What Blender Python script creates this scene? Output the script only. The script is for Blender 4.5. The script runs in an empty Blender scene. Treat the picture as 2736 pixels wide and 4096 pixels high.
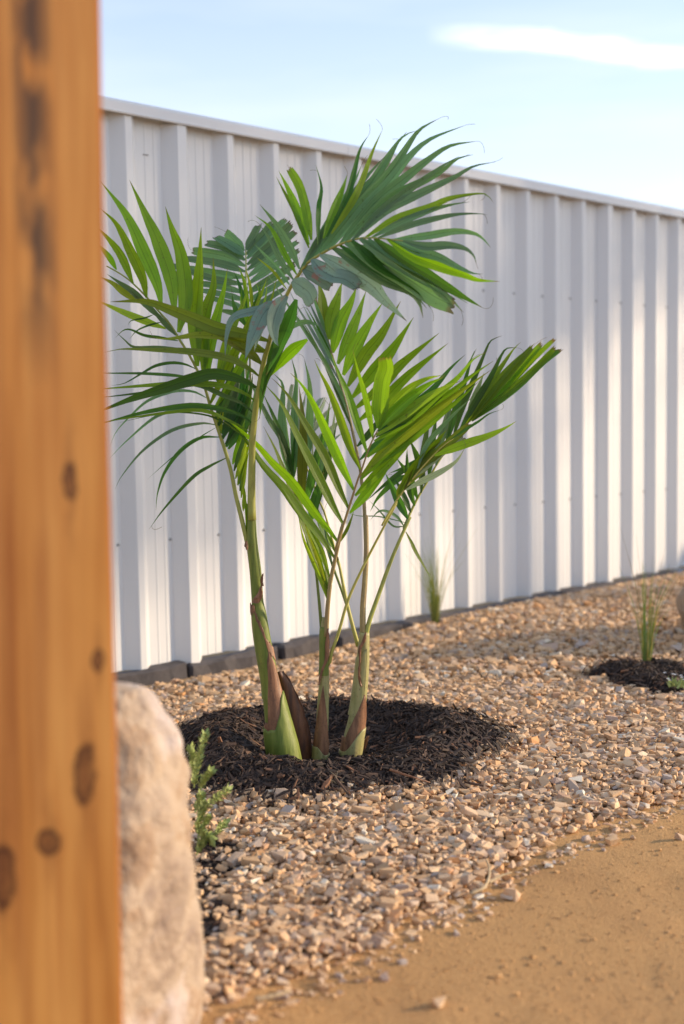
import bpy, bmesh, math, random
import numpy as np
from mathutils import Vector, Matrix

random.seed(7)
RNG = np.random.default_rng(11)
scene = bpy.context.scene
COL = scene.collection
R = math.radians

# ------------------------------------------------------------------ camera
CAM_H, PITCH, ROLL, LENS = 0.8144, 0.0784, -0.0169, 43.7
FPX = LENS / 36.0 * 4096
cam_data = bpy.data.cameras.new("camera")
cam = bpy.data.objects.new("camera", cam_data)
COL.objects.link(cam)
cam.location = (0, 0, CAM_H)
cam.rotation_euler = (Matrix.Rotation(R(90) - PITCH, 3, "X") @ Matrix.Rotation(ROLL, 3, "Z")).to_euler()
cam_data.lens = LENS
cam_data.sensor_width = 36.0
cam_data.clip_start = 0.05
cam_data.clip_end = 2000
cam_data.dof.use_dof = True
cam_data.dof.focus_distance = 2.86
cam_data.dof.aperture_fstop = 2.4
scene.camera = cam

# ------------------------------------------------------------------ sun and sky
SUN_EL, SUN_AZ = R(16.0), R(81.0)          # azimuth clockwise from +Y
sun_dir = Vector((math.sin(SUN_AZ) * math.cos(SUN_EL), math.cos(SUN_AZ) * math.cos(SUN_EL), math.sin(SUN_EL)))
sun_data = bpy.data.lights.new("sun", "SUN")
sun_data.energy = 3.4
sun_data.angle = R(0.9)
sun_data.color = (1.0, 0.77, 0.52)
sun = bpy.data.objects.new("sun", sun_data)
COL.objects.link(sun)
sun.rotation_euler = sun_dir.to_track_quat("Z", "Y").to_euler()

world = bpy.data.worlds.new("World")
scene.world = world
world.use_nodes = True
wn, wl = world.node_tree.nodes, world.node_tree.links
wn.clear()


def N(nodes, t, **kw):
    n = nodes.new(t)
    for k, v in kw.items():
        setattr(n, k, v)
    return n


def math_n(nodes, links, op, a, b=None, clamp=False):
    n = nodes.new("ShaderNodeMath")
    n.operation = op
    n.use_clamp = clamp
    for i, v in enumerate((a, b)):
        if v is None:
            continue
        if isinstance(v, (int, float)):
            n.inputs[i].default_value = v
        else:
            links.new(v, n.inputs[i])
    return n.outputs[0]


STREAK = (-0.139, 0.2977)                  # the long cloud: elevation against azimuth


def build_world():
    sky = N(wn, "ShaderNodeTexSky", sky_type="NISHITA", sun_disc=False)
    sky.sun_elevation = SUN_EL
    sky.sun_rotation = SUN_AZ
    sky.air_density = 1.0
    sky.dust_density = 0.6
    sky.ozone_density = 3.0
    tc = N(wn, "ShaderNodeTexCoord")
    sep = N(wn, "ShaderNodeSeparateXYZ")
    wl.new(tc.outputs["Generated"], sep.inputs[0])
    X, Y, Z = sep.outputs
    M = lambda op, a, b=None, c=False: math_n(wn, wl, op, a, b, c)
    az = M("ARCTAN2", X, Y)
    el = M("ARCSINE", Z)
    # thin high cloud: one long streak and faint wisps over the whole sky
    comb = N(wn, "ShaderNodeCombineXYZ")
    wl.new(M("MULTIPLY", az, 7.0), comb.inputs[0])
    wl.new(M("MULTIPLY", el, 40.0), comb.inputs[1])
    nz = N(wn, "ShaderNodeTexNoise")
    nz.inputs["Scale"].default_value = 1.4
    nz.inputs["Detail"].default_value = 5
    nz.inputs["Roughness"].default_value = 0.55
    wl.new(comb.outputs[0], nz.inputs["Vector"])
    nval = M("SUBTRACT", nz.outputs["Fac"], 0.5)
    line = M("ADD", M("MULTIPLY", az, STREAK[0]), STREAK[1])
    d = M("SUBTRACT", el, line)
    d = M("ADD", d, M("MULTIPLY", nval, 0.020))
    # ragged thin upper edge, firmer lower edge
    above = M("SUBTRACT", 1.0, M("DIVIDE", M("MAXIMUM", d, 0.0), 0.0095), True)
    below = M("SUBTRACT", 1.0, M("DIVIDE", M("MAXIMUM", M("MULTIPLY", d, -1.0), 0.0), 0.0085), True)
    up = M("MULTIPLY", above, below)
    nz3 = N(wn, "ShaderNodeTexNoise")
    nz3.inputs["Scale"].default_value = 3.2
    nz3.inputs["Detail"].default_value = 5
    wl.new(comb.outputs[0], nz3.inputs["Vector"])
    band = M("MULTIPLY", M("POWER", up, 0.8), M("ADD", -0.15, M("MULTIPLY", nz3.outputs["Fac"], 2.2)), True)
    start = M("DIVIDE", M("SUBTRACT", az, 0.072), 0.09, True)
    fade = M("SUBTRACT", 1.0, M("DIVIDE", M("SUBTRACT", az, 0.55), 0.3, True))
    band = M("MULTIPLY", M("MULTIPLY", band, M("POWER", start, 0.8)), fade)
    nz2 = N(wn, "ShaderNodeTexNoise")
    nz2.inputs["Scale"].default_value = 0.5
    nz2.inputs["Detail"].default_value = 4
    wl.new(comb.outputs[0], nz2.inputs["Vector"])
    wisp = M("MULTIPLY", M("SUBTRACT", nz2.outputs["Fac"], 0.42, True), 0.45, True)
    # a thin milky veil, thicker towards the horizon
    veil = M("SUBTRACT", 0.86, M("MULTIPLY", M("ABSOLUTE", Z), 1.75), True)
    veil = M("MAXIMUM", veil, 0.24)
    cl = M("ADD", veil, wisp, True)
    mix = N(wn, "ShaderNodeMix", data_type="RGBA")
    mix.inputs[7].default_value = (4.75, 4.80, 5.2, 1)
    wl.new(M("MULTIPLY", cl, 0.92), mix.inputs[0])
    wl.new(sky.outputs[0], mix.inputs[6])
    mix2 = N(wn, "ShaderNodeMix", data_type="RGBA")
    mix2.inputs[7].default_value = (6.0, 6.0, 6.0, 1)
    wl.new(M("MULTIPLY", band, 0.85), mix2.inputs[0])
    wl.new(mix.outputs[2], mix2.inputs[6])
    mix = mix2
    bg = N(wn, "ShaderNodeBackground")
    bg.inputs["Strength"].default_value = 0.15
    wl.new(mix.outputs[2], bg.inputs["Color"])
    out = N(wn, "ShaderNodeOutputWorld")
    wl.new(bg.outputs[0], out.inputs[0])


build_world()
scene.view_settings.view_transform = "Standard"
scene.view_settings.look = "None"
scene.view_settings.gamma = 1
scene.view_settings.exposure = 0.90
scene.view_settings.use_curve_mapping = False
scene.render.engine = "CYCLES"
scene.cycles.max_bounces = 8
scene.cycles.transparent_max_bounces = 8
scene.cycles.caustics_reflective = False
scene.cycles.caustics_refractive = False


# ------------------------------------------------------------------ helpers
def ray(x, y):
    du, dv = x - 1368, y - 2048
    c, s = math.cos(ROLL), math.sin(ROLL)
    a, b = (c * du + s * dv) / FPX, -(-s * du + c * dv) / FPX
    return a, math.cos(PITCH) + b * math.sin(PITCH), -math.sin(PITCH) + b * math.cos(PITCH)


def at(x, y, Y):
    """World point at depth Y that the photograph shows at pixel (x, y) of 2736 x 4096."""
    dx, dy, dz = ray(x, y)
    t = Y / dy
    return Vector((dx * t, Y, CAM_H + dz * t))


def on_ground(x, y, z=0.0):
    dx, dy, dz = ray(x, y)
    t = (z - CAM_H) / dz
    return Vector((dx * t, dy * t, z))


def project(P):
    """Pixels of 2736 x 4096 for an array of world points, and the depth."""
    x, y, z = P[:, 0], P[:, 1], P[:, 2] - CAM_H
    fw = y * math.cos(PITCH) - z * math.sin(PITCH)
    up = y * math.sin(PITCH) + z * math.cos(PITCH)
    u, v = FPX * x / fw, -FPX * up / fw
    c, s = math.cos(ROLL), math.sin(ROLL)
    return 1368 + c * u - s * v, 2048 + s * u + c * v, fw


def tag(o, label=None, cat=None, group=None, kind=None):
    for k, v in (("label", label), ("category", cat), ("group", group), ("kind", kind)):
        if v:
            o[k] = v
    return o


def link(name, mesh, mat=None, parent=None):
    o = bpy.data.objects.new(name, mesh)
    COL.objects.link(o)
    if mat is not None and mesh is not None and not mesh.materials:
        mesh.materials.append(mat)
    if parent is not None:
        o.parent = parent
    return o


def empty(name, loc=(0, 0, 0)):
    o = bpy.data.objects.new(name, None)
    COL.objects.link(o)
    o.empty_display_size = 0.05
    o.location = loc
    return o


def mesh_tris(name, V, T, attrs=None, smooth=False):
    V = np.asarray(V, np.float32)
    T = np.asarray(T, np.int32)
    me = bpy.data.meshes.new(name)
    me.vertices.add(len(V))
    me.vertices.foreach_set("co", V.ravel())
    k = T.shape[1]
    me.loops.add(T.size)
    me.loops.foreach_set("vertex_index", T.ravel())
    me.polygons.add(len(T))
    me.polygons.foreach_set("loop_start", np.arange(0, T.size, k, dtype=np.int32))
    me.polygons.foreach_set("loop_total", np.full(len(T), k, np.int32))
    me.polygons.foreach_set("use_smooth", np.full(len(T), smooth, bool))
    for nm, arr in (attrs or {}).items():
        a = me.attributes.new(nm, "FLOAT", "POINT")
        a.data.foreach_set("value", np.asarray(arr, np.float32))
    me.update(calc_edges=True)
    return me


def mesh_py(name, V, F, smooth=False):
    me = bpy.data.meshes.new(name)
    me.from_pydata([tuple(v) for v in V], [], F)
    if smooth:
        me.polygons.foreach_set("use_smooth", [True] * len(me.polygons))
    me.update()
    return me


def hash2(ix, iy, seed):
    h = (ix.astype(np.int64) * 374761393 + iy.astype(np.int64) * 668265263 + seed * 1274126177) & 0x7FFFFFFF
    h = ((h ^ (h >> 13)) * 1274126177) & 0x7FFFFFFF
    return ((h ^ (h >> 16)) & 0xFFFFFF) / float(0xFFFFFF)


def vnoise(x, y, s=1.0, seed=0, octaves=3):
    x = np.asarray(x, float) / s
    y = np.asarray(y, float) / s
    tot, amp, nrm = 0.0, 1.0, 0.0
    for o in range(octaves):
        ix, iy = np.floor(x), np.floor(y)
        fx, fy = x - ix, y - iy
        fx, fy = fx * fx * (3 - 2 * fx), fy * fy * (3 - 2 * fy)
        a, b = hash2(ix, iy, seed + o), hash2(ix + 1, iy, seed + o)
        c, d = hash2(ix, iy + 1, seed + o), hash2(ix + 1, iy + 1, seed + o)
        tot = tot + amp * ((a * (1 - fx) + b * fx) * (1 - fy) + (c * (1 - fx) + d * fx) * fy)
        nrm += amp
        amp *= 0.5
        x, y = x * 2.03 + 11.3, y * 2.03 + 5.7
    return tot / nrm - 0.5


def sstep(a, b, x):
    t = np.clip((x - a) / (b - a), 0, 1)
    return t * t * (3 - 2 * t)


def catmull(pts, n):
    P = [Vector(p) for p in pts]
    P = [P[0] * 2 - P[1]] + P + [P[-1] * 2 - P[-2]]
    segs = len(P) - 3
    out = []
    L = [(P[i + 2] - P[i + 1]).length for i in range(segs)]
    tot = sum(L) or 1
    cum = [0]
    for l in L:
        cum.append(cum[-1] + l / tot)
    for k in range(n + 1):
        u = k / n
        i = 0
        while i < segs - 1 and u > cum[i + 1]:
            i += 1
        t = (u - cum[i]) / max(1e-9, cum[i + 1] - cum[i])
        t = min(max(t, 0), 1)
        p0, p1, p2, p3 = P[i:i + 4]
        out.append(0.5 * ((2 * p1) + (p2 - p0) * t + (2 * p0 - 5 * p1 + 4 * p2 - p3) * t * t + (3 * p1 - p0 - 3 * p2 + p3) * t ** 3))
    return out


def tube_geo(pts, radii, sides=10, cap=True):
    V, F = [], []
    n = len(pts)
    ref = Vector((0.13, -1, 0.07)).normalized()
    for i, p in enumerate(pts):
        t = (pts[min(i + 1, n - 1)] - pts[max(i - 1, 0)]).normalized()
        a = t.cross(ref)
        if a.length < 1e-4:
            a = t.cross(Vector((1, 0, 0)))
        a.normalize()
        b = t.cross(a).normalized()
        for k in range(sides):
            q = 2 * math.pi * k / sides
            V.append(p + (a * math.cos(q) + b * math.sin(q)) * radii[i])
    for i in range(n - 1):
        for k in range(sides):
            k2 = (k + 1) % sides
            F.append((i * sides + k, i * sides + k2, (i + 1) * sides + k2, (i + 1) * sides + k))
    if cap:
        F.append(tuple(range(sides))[::-1])
        F.append(tuple((n - 1) * sides + k for k in range(sides)))
    return V, F


# ------------------------------------------------------------------ materials
class Mat:
    def __init__(self, name):
        self.m = bpy.data.materials.new(name)
        self.m.use_nodes = True
        self.n, self.l = self.m.node_tree.nodes, self.m.node_tree.links
        self.bsdf = self.n["Principled BSDF"]
        self.out = self.n["Material Output"]

    def coord(self, kind="Object", scale=(1, 1, 1), loc=(0, 0, 0)):
        tc = self.n.new("ShaderNodeTexCoord")
        mp = self.n.new("ShaderNodeMapping")
        mp.inputs["Scale"].default_value = scale
        mp.inputs["Location"].default_value = loc
        self.l.new(tc.outputs[kind], mp.inputs[0])
        return mp.outputs[0]

    def noise(self, vec, scale, detail=4, rough=0.6, dist=0.0):
        t = self.n.new("ShaderNodeTexNoise")
        t.inputs["Scale"].default_value = scale
        t.inputs["Detail"].default_value = detail
        t.inputs["Roughness"].default_value = rough
        t.inputs["Distortion"].default_value = dist
        if vec is not None:
            self.l.new(vec, t.inputs["Vector"])
        return t.outputs["Fac"]

    def ramp(self, fac, stops, interp="LINEAR"):
        r = self.n.new("ShaderNodeValToRGB")
        r.color_ramp.interpolation = interp
        e = r.color_ramp.elements
        while len(e) > 1:
            e.remove(e[-1])
        e[0].position, e[0].color = stops[0][0], tuple(stops[0][1]) + (1,)
        for p, c in stops[1:]:
            k = e.new(p)
            k.color = tuple(c) + (1,)
        if fac is not None:
            self.l.new(fac, r.inputs[0])
        return r.outputs[0]

    def mix(self, fac, a, b, blend="MIX"):
        m = self.n.new("ShaderNodeMix")
        m.data_type = "RGBA"
        m.blend_type = blend
        for sock, v in ((m.inputs[0], fac), (m.inputs[6], a), (m.inputs[7], b)):
            if isinstance(v, (int, float)):
                sock.default_value = v
            elif isinstance(v, tuple):
                sock.default_value = v + (1,) if len(v) == 3 else v
            else:
                self.l.new(v, sock)
        return m.outputs[2]

    def math(self, op, a, b=None, clamp=False):
        return math_n(self.n, self.l, op, a, b, clamp)

    def attr(self, name):
        a = self.n.new("ShaderNodeAttribute")
        a.attribute_name = name
        return a.outputs["Fac"]

    def objrand(self):
        return self.n.new("ShaderNodeObjectInfo").outputs["Random"]

    def bump(self, h, strength=0.4, dist=0.01):
        b = self.n.new("ShaderNodeBump")
        b.inputs["Strength"].default_value = strength
        b.inputs["Distance"].default_value = dist
        self.l.new(h, b.inputs["Height"])
        self.l.new(b.outputs[0], self.bsdf.inputs["Normal"])
        return b.outputs[0]

    def set(self, color=None, rough=None, spec=None, metal=None):
        for nm, v in (("Base Color", color), ("Roughness", rough), ("Specular IOR Level", spec), ("Metallic", metal)):
            if v is None:
                continue
            s = self.bsdf.inputs[nm]
            if isinstance(v, (int, float)):
                s.default_value = v
            elif isinstance(v, tuple):
                s.default_value = v + (1,)
            else:
                self.l.new(v, s)
        return self


def mat_fence():
    m = Mat("painted_steel")
    v = m.coord("Object")
    n1 = m.noise(m.coord("Object", (2, 2, 0.5)), 3.0, 4)
    n2 = m.noise(v, 160, 3)
    c = m.mix(n1, (0.64, 0.65, 0.655), (0.70, 0.705, 0.705))
    c = m.mix(m.math("MULTIPLY", n2, 0.12), c, (0.55, 0.53, 0.5))
    m.set(c, 0.42, 0.45)
    m.bump(n2, 0.03, 0.002)
    return m.m


STONE_STOPS = [
    (0.00, (0.580, 0.344, 0.164)), (0.12, (0.687, 0.444, 0.239)), (0.24, (0.503, 0.305, 0.156)), (0.36, (0.740, 0.523, 0.320)),
    (0.48, (0.591, 0.372, 0.209)), (0.57, (0.430, 0.334, 0.267)), (0.63, (0.666, 0.406, 0.195)), (0.72, (0.386, 0.348, 0.342)), (0.78, (0.623, 0.280, 0.080)),
    (0.86, (0.740, 0.581, 0.408)), (0.93, (0.409, 0.224, 0.107)), (0.97, (0.740, 0.696, 0.585)),
]


def mat_stone(name, src):
    m = Mat(name)
    f = m.attr("tint") if src == "attr" else m.objrand()
    c = m.ramp(f, STONE_STOPS, "LINEAR")
    v = m.coord("Object")
    n = m.noise(v, 70, 4, 0.65)
    n2 = m.noise(v, 400, 2)
    c = m.mix(m.math("MULTIPLY", n, 0.34), c, (0.40, 0.26, 0.13))
    c = m.mix(m.math("MULTIPLY", n2, 0.22), c, (0.62, 0.52, 0.40))
    m.set(c, 0.8, 0.3)
    m.bump(m.math("ADD", m.math("MULTIPLY", n, 2.0), n2), 0.5, 0.0015)
    return m.m


def mat_soil():
    m = Mat("gravel_fines")
    v = m.coord("Object")
    n = m.noise(v, 55, 5, 0.7)
    c = m.ramp(n, [(0.25, (0.24, 0.155, 0.08)), (0.5, (0.40, 0.265, 0.14)), (0.75, (0.50, 0.35, 0.20))])
    m.set(c, 0.95, 0.2)
    m.bump(n, 0.8, 0.01)
    return m.m


def mat_sand():
    m = Mat("decomposed_granite")
    v = m.coord("Object")
    n = m.noise(v, 5, 4, 0.6)
    n2 = m.noise(v, 150, 4, 0.75)
    n3 = m.noise(v, 420, 2, 0.6)
    c = m.ramp(n2, [(0.26, (0.38, 0.200, 0.075)), (0.42, (0.48, 0.27, 0.108)), (0.58, (0.545, 0.32, 0.13)), (0.78, (0.61, 0.40, 0.20))])
    c = m.mix(m.math("MULTIPLY", n, 0.45), c, (0.44, 0.27, 0.135))
    c = m.mix(m.math("MULTIPLY", n3, 0.25), c, (0.62, 0.38, 0.16))
    mottle = m.noise(v, 2.6, 4, 0.6, 0.4)
    c = m.mix(m.math("MULTIPLY", m.math("SUBTRACT", mottle, 0.48), 2.6, True), c, (0.33, 0.185, 0.08))  # broad darker patches scattered over the sand
    m.set(c, 0.92, 0.2)
    m.bump(m.math("ADD", n2, m.math("MULTIPLY", n3, 0.5)), 0.9, 0.006)
    return m.m


def mat_mulch(name, src):
    m = Mat(name)
    f = m.attr("tint") if src == "attr" else m.objrand()
    c = m.ramp(f, [(0.0, (0.012, 0.008, 0.006)), (0.4, (0.030, 0.0185, 0.0145)), (0.7, (0.062, 0.037, 0.025)), (0.88, (0.135, 0.078, 0.048)), (0.97, (0.26, 0.12, 0.06))])
    n = m.noise(m.coord("Object"), 220, 3)
    c = m.mix(m.math("MULTIPLY", n, 0.5), c, (0.03, 0.02, 0.017))
    m.set(c, 0.75, 0.35)
    m.bump(n, 0.4, 0.001)
    return m.m


def mat_mulch_base():
    m = Mat("mulch_soil")
    n = m.noise(m.coord("Object"), 90, 5, 0.7)
    c = m.ramp(n, [(0.3, (0.006, 0.004, 0.004)), (0.7, (0.04, 0.026, 0.02))])
    m.set(c, 0.9, 0.25)
    m.bump(n, 0.9, 0.012)
    return m.m


def mat_leaf(name, top, under, trans, waxy=0.0, blotch=0.0):
    """Palm leaflet: parallel veins, a marked midrib, some light coming through."""
    m = Mat(name)
    uv = m.n.new("ShaderNodeUVMap")
    sep = m.n.new("ShaderNodeSeparateXYZ")
    m.l.new(uv.outputs[0], sep.inputs[0])
    U, Vv = sep.outputs[0], sep.outputs[1]
    rnd = m.objrand()

    def streaks(across, along, seed):
        cb = m.n.new("ShaderNodeCombineXYZ")
        m.l.new(m.math("MULTIPLY", U, across), cb.inputs[0])
        m.l.new(m.math("MULTIPLY", Vv, along), cb.inputs[1])
        m.l.new(m.math("ADD", m.math("MULTIPLY", rnd, 37.0), seed), cb.inputs[2])
        return m.noise(cb.outputs[0], 1.0, 2, 0.5)

    wide, fine = streaks(7.0, 0.9, 0.0), streaks(38.0, 1.5, 9.0)
    vein = m.math("ADD", m.math("MULTIPLY", wide, 0.6), m.math("MULTIPLY", fine, 0.5))
    vein = m.math("MULTIPLY", m.math("SUBTRACT", vein, 0.36), 2.6, True)
    mid = m.math("SUBTRACT", 1.0, m.math("DIVIDE", m.math("ABSOLUTE", m.math("SUBTRACT", U, 0.5)), 0.045), True)
    side_rib = m.math("SUBTRACT", 1.0, m.math("DIVIDE", m.math("ABSOLUTE", m.math("SUBTRACT", m.math("ABSOLUTE", m.math("SUBTRACT", U, 0.5)), 0.25)), 0.025), True)
    blot = m.noise(m.coord("Object"), 16, 3)
    c = m.mix(vein, tuple(v * 1.12 for v in top), tuple(v * 0.78 for v in top))
    c = m.mix(m.math("MULTIPLY", m.math("SUBTRACT", blot, 0.45), 1.6, True), c, (top[0] * 1.5, top[1] * 1.3, top[2]))
    # the blade yellows a little from base to tip
    c = m.mix(m.math("MULTIPLY", Vv, 0.30), c, (top[0] * 1.35, top[1] * 1.08, top[2] * 0.7))
    c = m.mix(m.math("MULTIPLY", mid, 0.62), c, tuple(v * 0.38 for v in top))
    c = m.mix(m.math("MULTIPLY", side_rib, 0.30), c, tuple(v * 0.5 for v in top))
    geo = m.n.new("ShaderNodeNewGeometry")
    c = m.mix(geo.outputs["Backfacing"], c, m.mix(0.4, c, under))
    hue = m.n.new("ShaderNodeHueSaturation")
    m.l.new(m.math("ADD", 0.482, m.math("MULTIPLY", rnd, 0.034)), hue.inputs["Hue"])
    m.l.new(m.math("ADD", 0.72, m.math("MULTIPLY", rnd, 0.55)), hue.inputs["Value"])
    m.l.new(c, hue.inputs["Color"])
    c = hue.outputs[0]
    if blotch:
        bn = m.noise(m.coord("Object", loc=(5, 2, 1)), 24, 4, 0.7)
        c = m.mix(m.math("MULTIPLY", m.math("MULTIPLY", m.math("SUBTRACT", bn, 0.585), 14.0, True), blotch), c, (0.30, 0.13, 0.105))
    speck = m.noise(m.coord("Object"), 140, 2, 0.5)
    c = m.mix(m.math("MULTIPLY", m.math("MULTIPLY", m.math("SUBTRACT", speck, 0.66), 14.0, True), 0.5), c, (0.05, 0.05, 0.012))
    # dry brown tips and edges
    tipn = m.noise(m.coord("Object"), 60, 2)
    tip = m.math("MULTIPLY", m.math("SUBTRACT", m.math("ADD", Vv, m.math("MULTIPLY", tipn, 0.10)), 0.985), 16.0, True)
    c = m.mix(m.math("MULTIPLY", tip, 0.9), c, (0.12, 0.07, 0.055))
    edge = m.math("MULTIPLY", m.math("SUBTRACT", m.math("ABSOLUTE", m.math("SUBTRACT", U, 0.5)), 0.462), 24.0, True)
    c = m.mix(m.math("MULTIPLY", edge, 0.55), c, (0.075, 0.045, 0.025))
    m.set(c, 0.40 + 0.12 * waxy, 0.45)
    m.bump(vein, 0.35, 0.0025)
    tr = m.n.new("ShaderNodeBsdfTranslucent")
    m.l.new(m.mix(1.0, c, trans, "MULTIPLY"), tr.inputs["Color"])
    ms = m.n.new("ShaderNodeMixShader")
    ms.inputs[0].default_value = 0.48 - 0.22 * waxy
    m.l.new(m.bsdf.outputs[0], ms.inputs[1])
    m.l.new(tr.outputs[0], ms.inputs[2])
    m.l.new(ms.outputs[0], m.out.inputs[0])
    return m.m


def mat_stem(name, a, b, fleck=(0.16, 0.11, 0.05), amount=0.35, streak=30):
    m = Mat(name)
    n = m.noise(m.coord("Object", (1, 1, 0.12)), streak * 3.0, 4, 0.6)
    n2 = m.noise(m.coord("Object"), 170, 3, 0.7)
    n3 = m.noise(m.coord("Object", (1, 1, 0.7)), 26, 4, 0.65)
    n = m.math("MULTIPLY", m.math("SUBTRACT", n, 0.34), 3.1, True)
    c = m.mix(n, a, b)
    f = m.math("MULTIPLY", m.math("SUBTRACT", n2, 0.56), 6.0, True)
    c = m.mix(m.math("MULTIPLY", f, amount), c, fleck)
    f3 = m.math("MULTIPLY", m.math("SUBTRACT", n3, 0.60), 8.0, True)
    c = m.mix(m.math("MULTIPLY", f3, amount), c, tuple(v * 0.45 for v in fleck))
    m.set(c, 0.5, 0.4)
    m.bump(n, 0.25, 0.002)
    return m.m


def mat_timber(knots, streak_x, streak_z):
    """Oiled cypress: long vertical grain, knots, a dark sap streak."""
    m = Mat("oiled_timber")
    tc = m.n.new("ShaderNodeTexCoord")
    sep = m.n.new("ShaderNodeSeparateXYZ")
    m.l.new(tc.outputs["Object"], sep.inputs[0])
    X, Y, Z = sep.outputs
    wa = m.noise(m.coord("Object"), 34, 3, 0.6)
    wb = m.noise(m.coord("Object", loc=(3, 7, 1)), 34, 3, 0.6)
    warp = dark = ring = tail = None
    for (kx, kz, rx, rz) in knots:
        ex = m.math("DIVIDE", m.math("ADD", m.math("SUBTRACT", X, kx), m.math("MULTIPLY", m.math("SUBTRACT", wa, 0.5), rx * 1.5)), rx)
        ez = m.math("DIVIDE", m.math("ADD", m.math("SUBTRACT", Z, kz), m.math("MULTIPLY", m.math("SUBTRACT", wb, 0.5), rz * 1.3)), rz)
        ex2 = m.math("MULTIPLY", ex, ex)
        d2 = m.math("ADD", ex2, m.math("MULTIPLY", ez, ez))
        core = m.math("SUBTRACT", 1.0, m.math("DIVIDE", d2, 1.5), True)
        rg = m.math("SUBTRACT", 1.0, m.math("MULTIPLY", m.math("ABSOLUTE", m.math("SUBTRACT", d2, 0.95)), 1.3), True)
        # resin-dark grain drawn out above and below the knot
        tl = m.math("MULTIPLY", m.math("SUBTRACT", 1.0, m.math("MULTIPLY", ex2, 1.3), True), m.math("SUBTRACT", 1.0, m.math("DIVIDE", m.math("ABSOLUTE", ez), 4.5), True))
        w = m.math("DIVIDE", ex, m.math("ADD", 1.0, m.math("MULTIPLY", d2, d2)))
        warp = w if warp is None else m.math("ADD", warp, w)
        dark = core if dark is None else m.math("MAXIMUM", dark, core)
        ring = rg if ring is None else m.math("MAXIMUM", ring, rg)
        tail = tl if tail is None else m.math("MAXIMUM", tail, tl)
    kn = m.noise(m.coord("Object"), 60, 3, 0.6)
    kb = m.noise(m.coord("Object", loc=(2, 5, 3)), 26, 3, 0.6)
    dark = m.math("MULTIPLY", dark, m.math("MULTIPLY", m.math("SUBTRACT", kb, 0.22), 3.0, True), True)
    ring = m.math("MULTIPLY", ring, m.math("MULTIPLY", m.math("SUBTRACT", kn, 0.18), 3.2, True), True)
    gx = m.math("ADD", X, m.math("MULTIPLY", warp, -0.012))
    cb = m.n.new("ShaderNodeCombineXYZ")
    m.l.new(gx, cb.inputs[0])
    m.l.new(Y, cb.inputs[1])
    m.l.new(m.math("MULTIPLY", Z, 0.035), cb.inputs[2])
    g1 = m.noise(cb.outputs[0], 45, 3, 0.5, 0.3)
    g2 = m.noise(cb.outputs[0], 170, 4, 0.6)
    g3 = m.noise(m.coord("Object", (1, 1, 0.09), (0.31, 0, 0.2)), 22, 3)
    g3 = m.math("MULTIPLY", m.math("SUBTRACT", g3, 0.36), 3.0, True)
    c = m.ramp(g1, [(0.30, (0.36, 0.12, 0.022)), (0.42, (0.62, 0.255, 0.052)), (0.58, (0.76, 0.36, 0.085)), (0.68, (0.60, 0.235, 0.045)), (0.78, (0.34, 0.11, 0.02))])
    c = m.mix(m.math("MULTIPLY", g2, 0.45), c, (0.46, 0.17, 0.035))
    g4 = m.noise(cb.outputs[0], 26, 2, 0.5, 0.5)
    c = m.mix(m.math("MULTIPLY", m.math("MULTIPLY", m.math("SUBTRACT", g4, 0.53), 9.0, True), 0.62), c, (0.33, 0.095, 0.018))
    c = m.mix(m.math("MULTIPLY", g3, 0.4), c, (0.74, 0.38, 0.12))
    big = m.noise(m.coord("Object", (1, 1, 0.30)), 9, 3, 0.55)
    c = m.mix(m.math("MULTIPLY", m.math("SUBTRACT", big, 0.42), 3.0, True), c, m.mix(1.0, c, (0.80, 0.70, 0.60), "MULTIPLY"))
    c = m.mix(m.math("MULTIPLY", tail, 0.55), c, (0.22, 0.065, 0.018))
    c = m.mix(m.math("MULTIPLY", ring, 0.92), c, (0.045, 0.012, 0.007))
    c = m.mix(m.math("MULTIPLY", dark, 0.75), c, (0.085, 0.024, 0.012))
    # black weathered streak, upper half
    sx = m.math("SUBTRACT", 1.0, m.math("DIVIDE", m.math("ABSOLUTE", m.math("SUBTRACT", X, streak_x)), 0.021), True)
    sz = m.math("MULTIPLY", m.math("SUBTRACT", Z, streak_z), 8.0, True)
    sn = m.noise(m.coord("Object", (1.5, 1, 0.5)), 24, 2, 0.5)
    sn = m.math("MULTIPLY", m.math("SUBTRACT", sn, 0.36), 6.0, True)
    st = m.math("MULTIPLY", m.math("MULTIPLY", m.math("POWER", sx, 0.6), sz), sn)
    c = m.mix(m.math("MULTIPLY", st, 0.9), c, (0.045, 0.032, 0.026))
    m.set(c, 0.5, 0.35)
    m.bump(g2, 0.15, 0.002)
    return m.m


def mat_boulder():
    m = Mat("sandstone")
    v = m.coord("Object")
    n = m.noise(v, 11, 4, 0.62, 0.6)
    n2 = m.noise(v, 28, 5, 0.65)
    n3 = m.noise(m.coord("Object", loc=(3, 1, 7)), 5, 3, 0.6, 0.8)
    c = m.ramp(n, [(0.30, (0.22, 0.17, 0.14)), (0.42, (0.37, 0.295, 0.225)), (0.52, (0.46, 0.375, 0.285)), (0.60, (0.37, 0.265, 0.175)), (0.72, (0.27, 0.215, 0.18))])
    c = m.mix(m.math("MULTIPLY", m.math("SUBTRACT", n3, 0.54), 7.0, True), c, (0.56, 0.50, 0.48))
    c = m.mix(m.math("MULTIPLY", n2, 0.45), c, (0.26, 0.175, 0.13))
    m.set(c, 0.9, 0.2)
    m.bump(n2, 0.9, 0.02)
    return m.m


def mat_plain(name, a, b, scale=60, rough=0.8, bump=0.4):
    m = Mat(name)
    n = m.noise(m.coord("Object"), scale, 4, 0.65)
    m.set(m.mix(n, a, b), rough, 0.3)
    m.bump(n, bump, 0.004)
    return m.m


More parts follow.
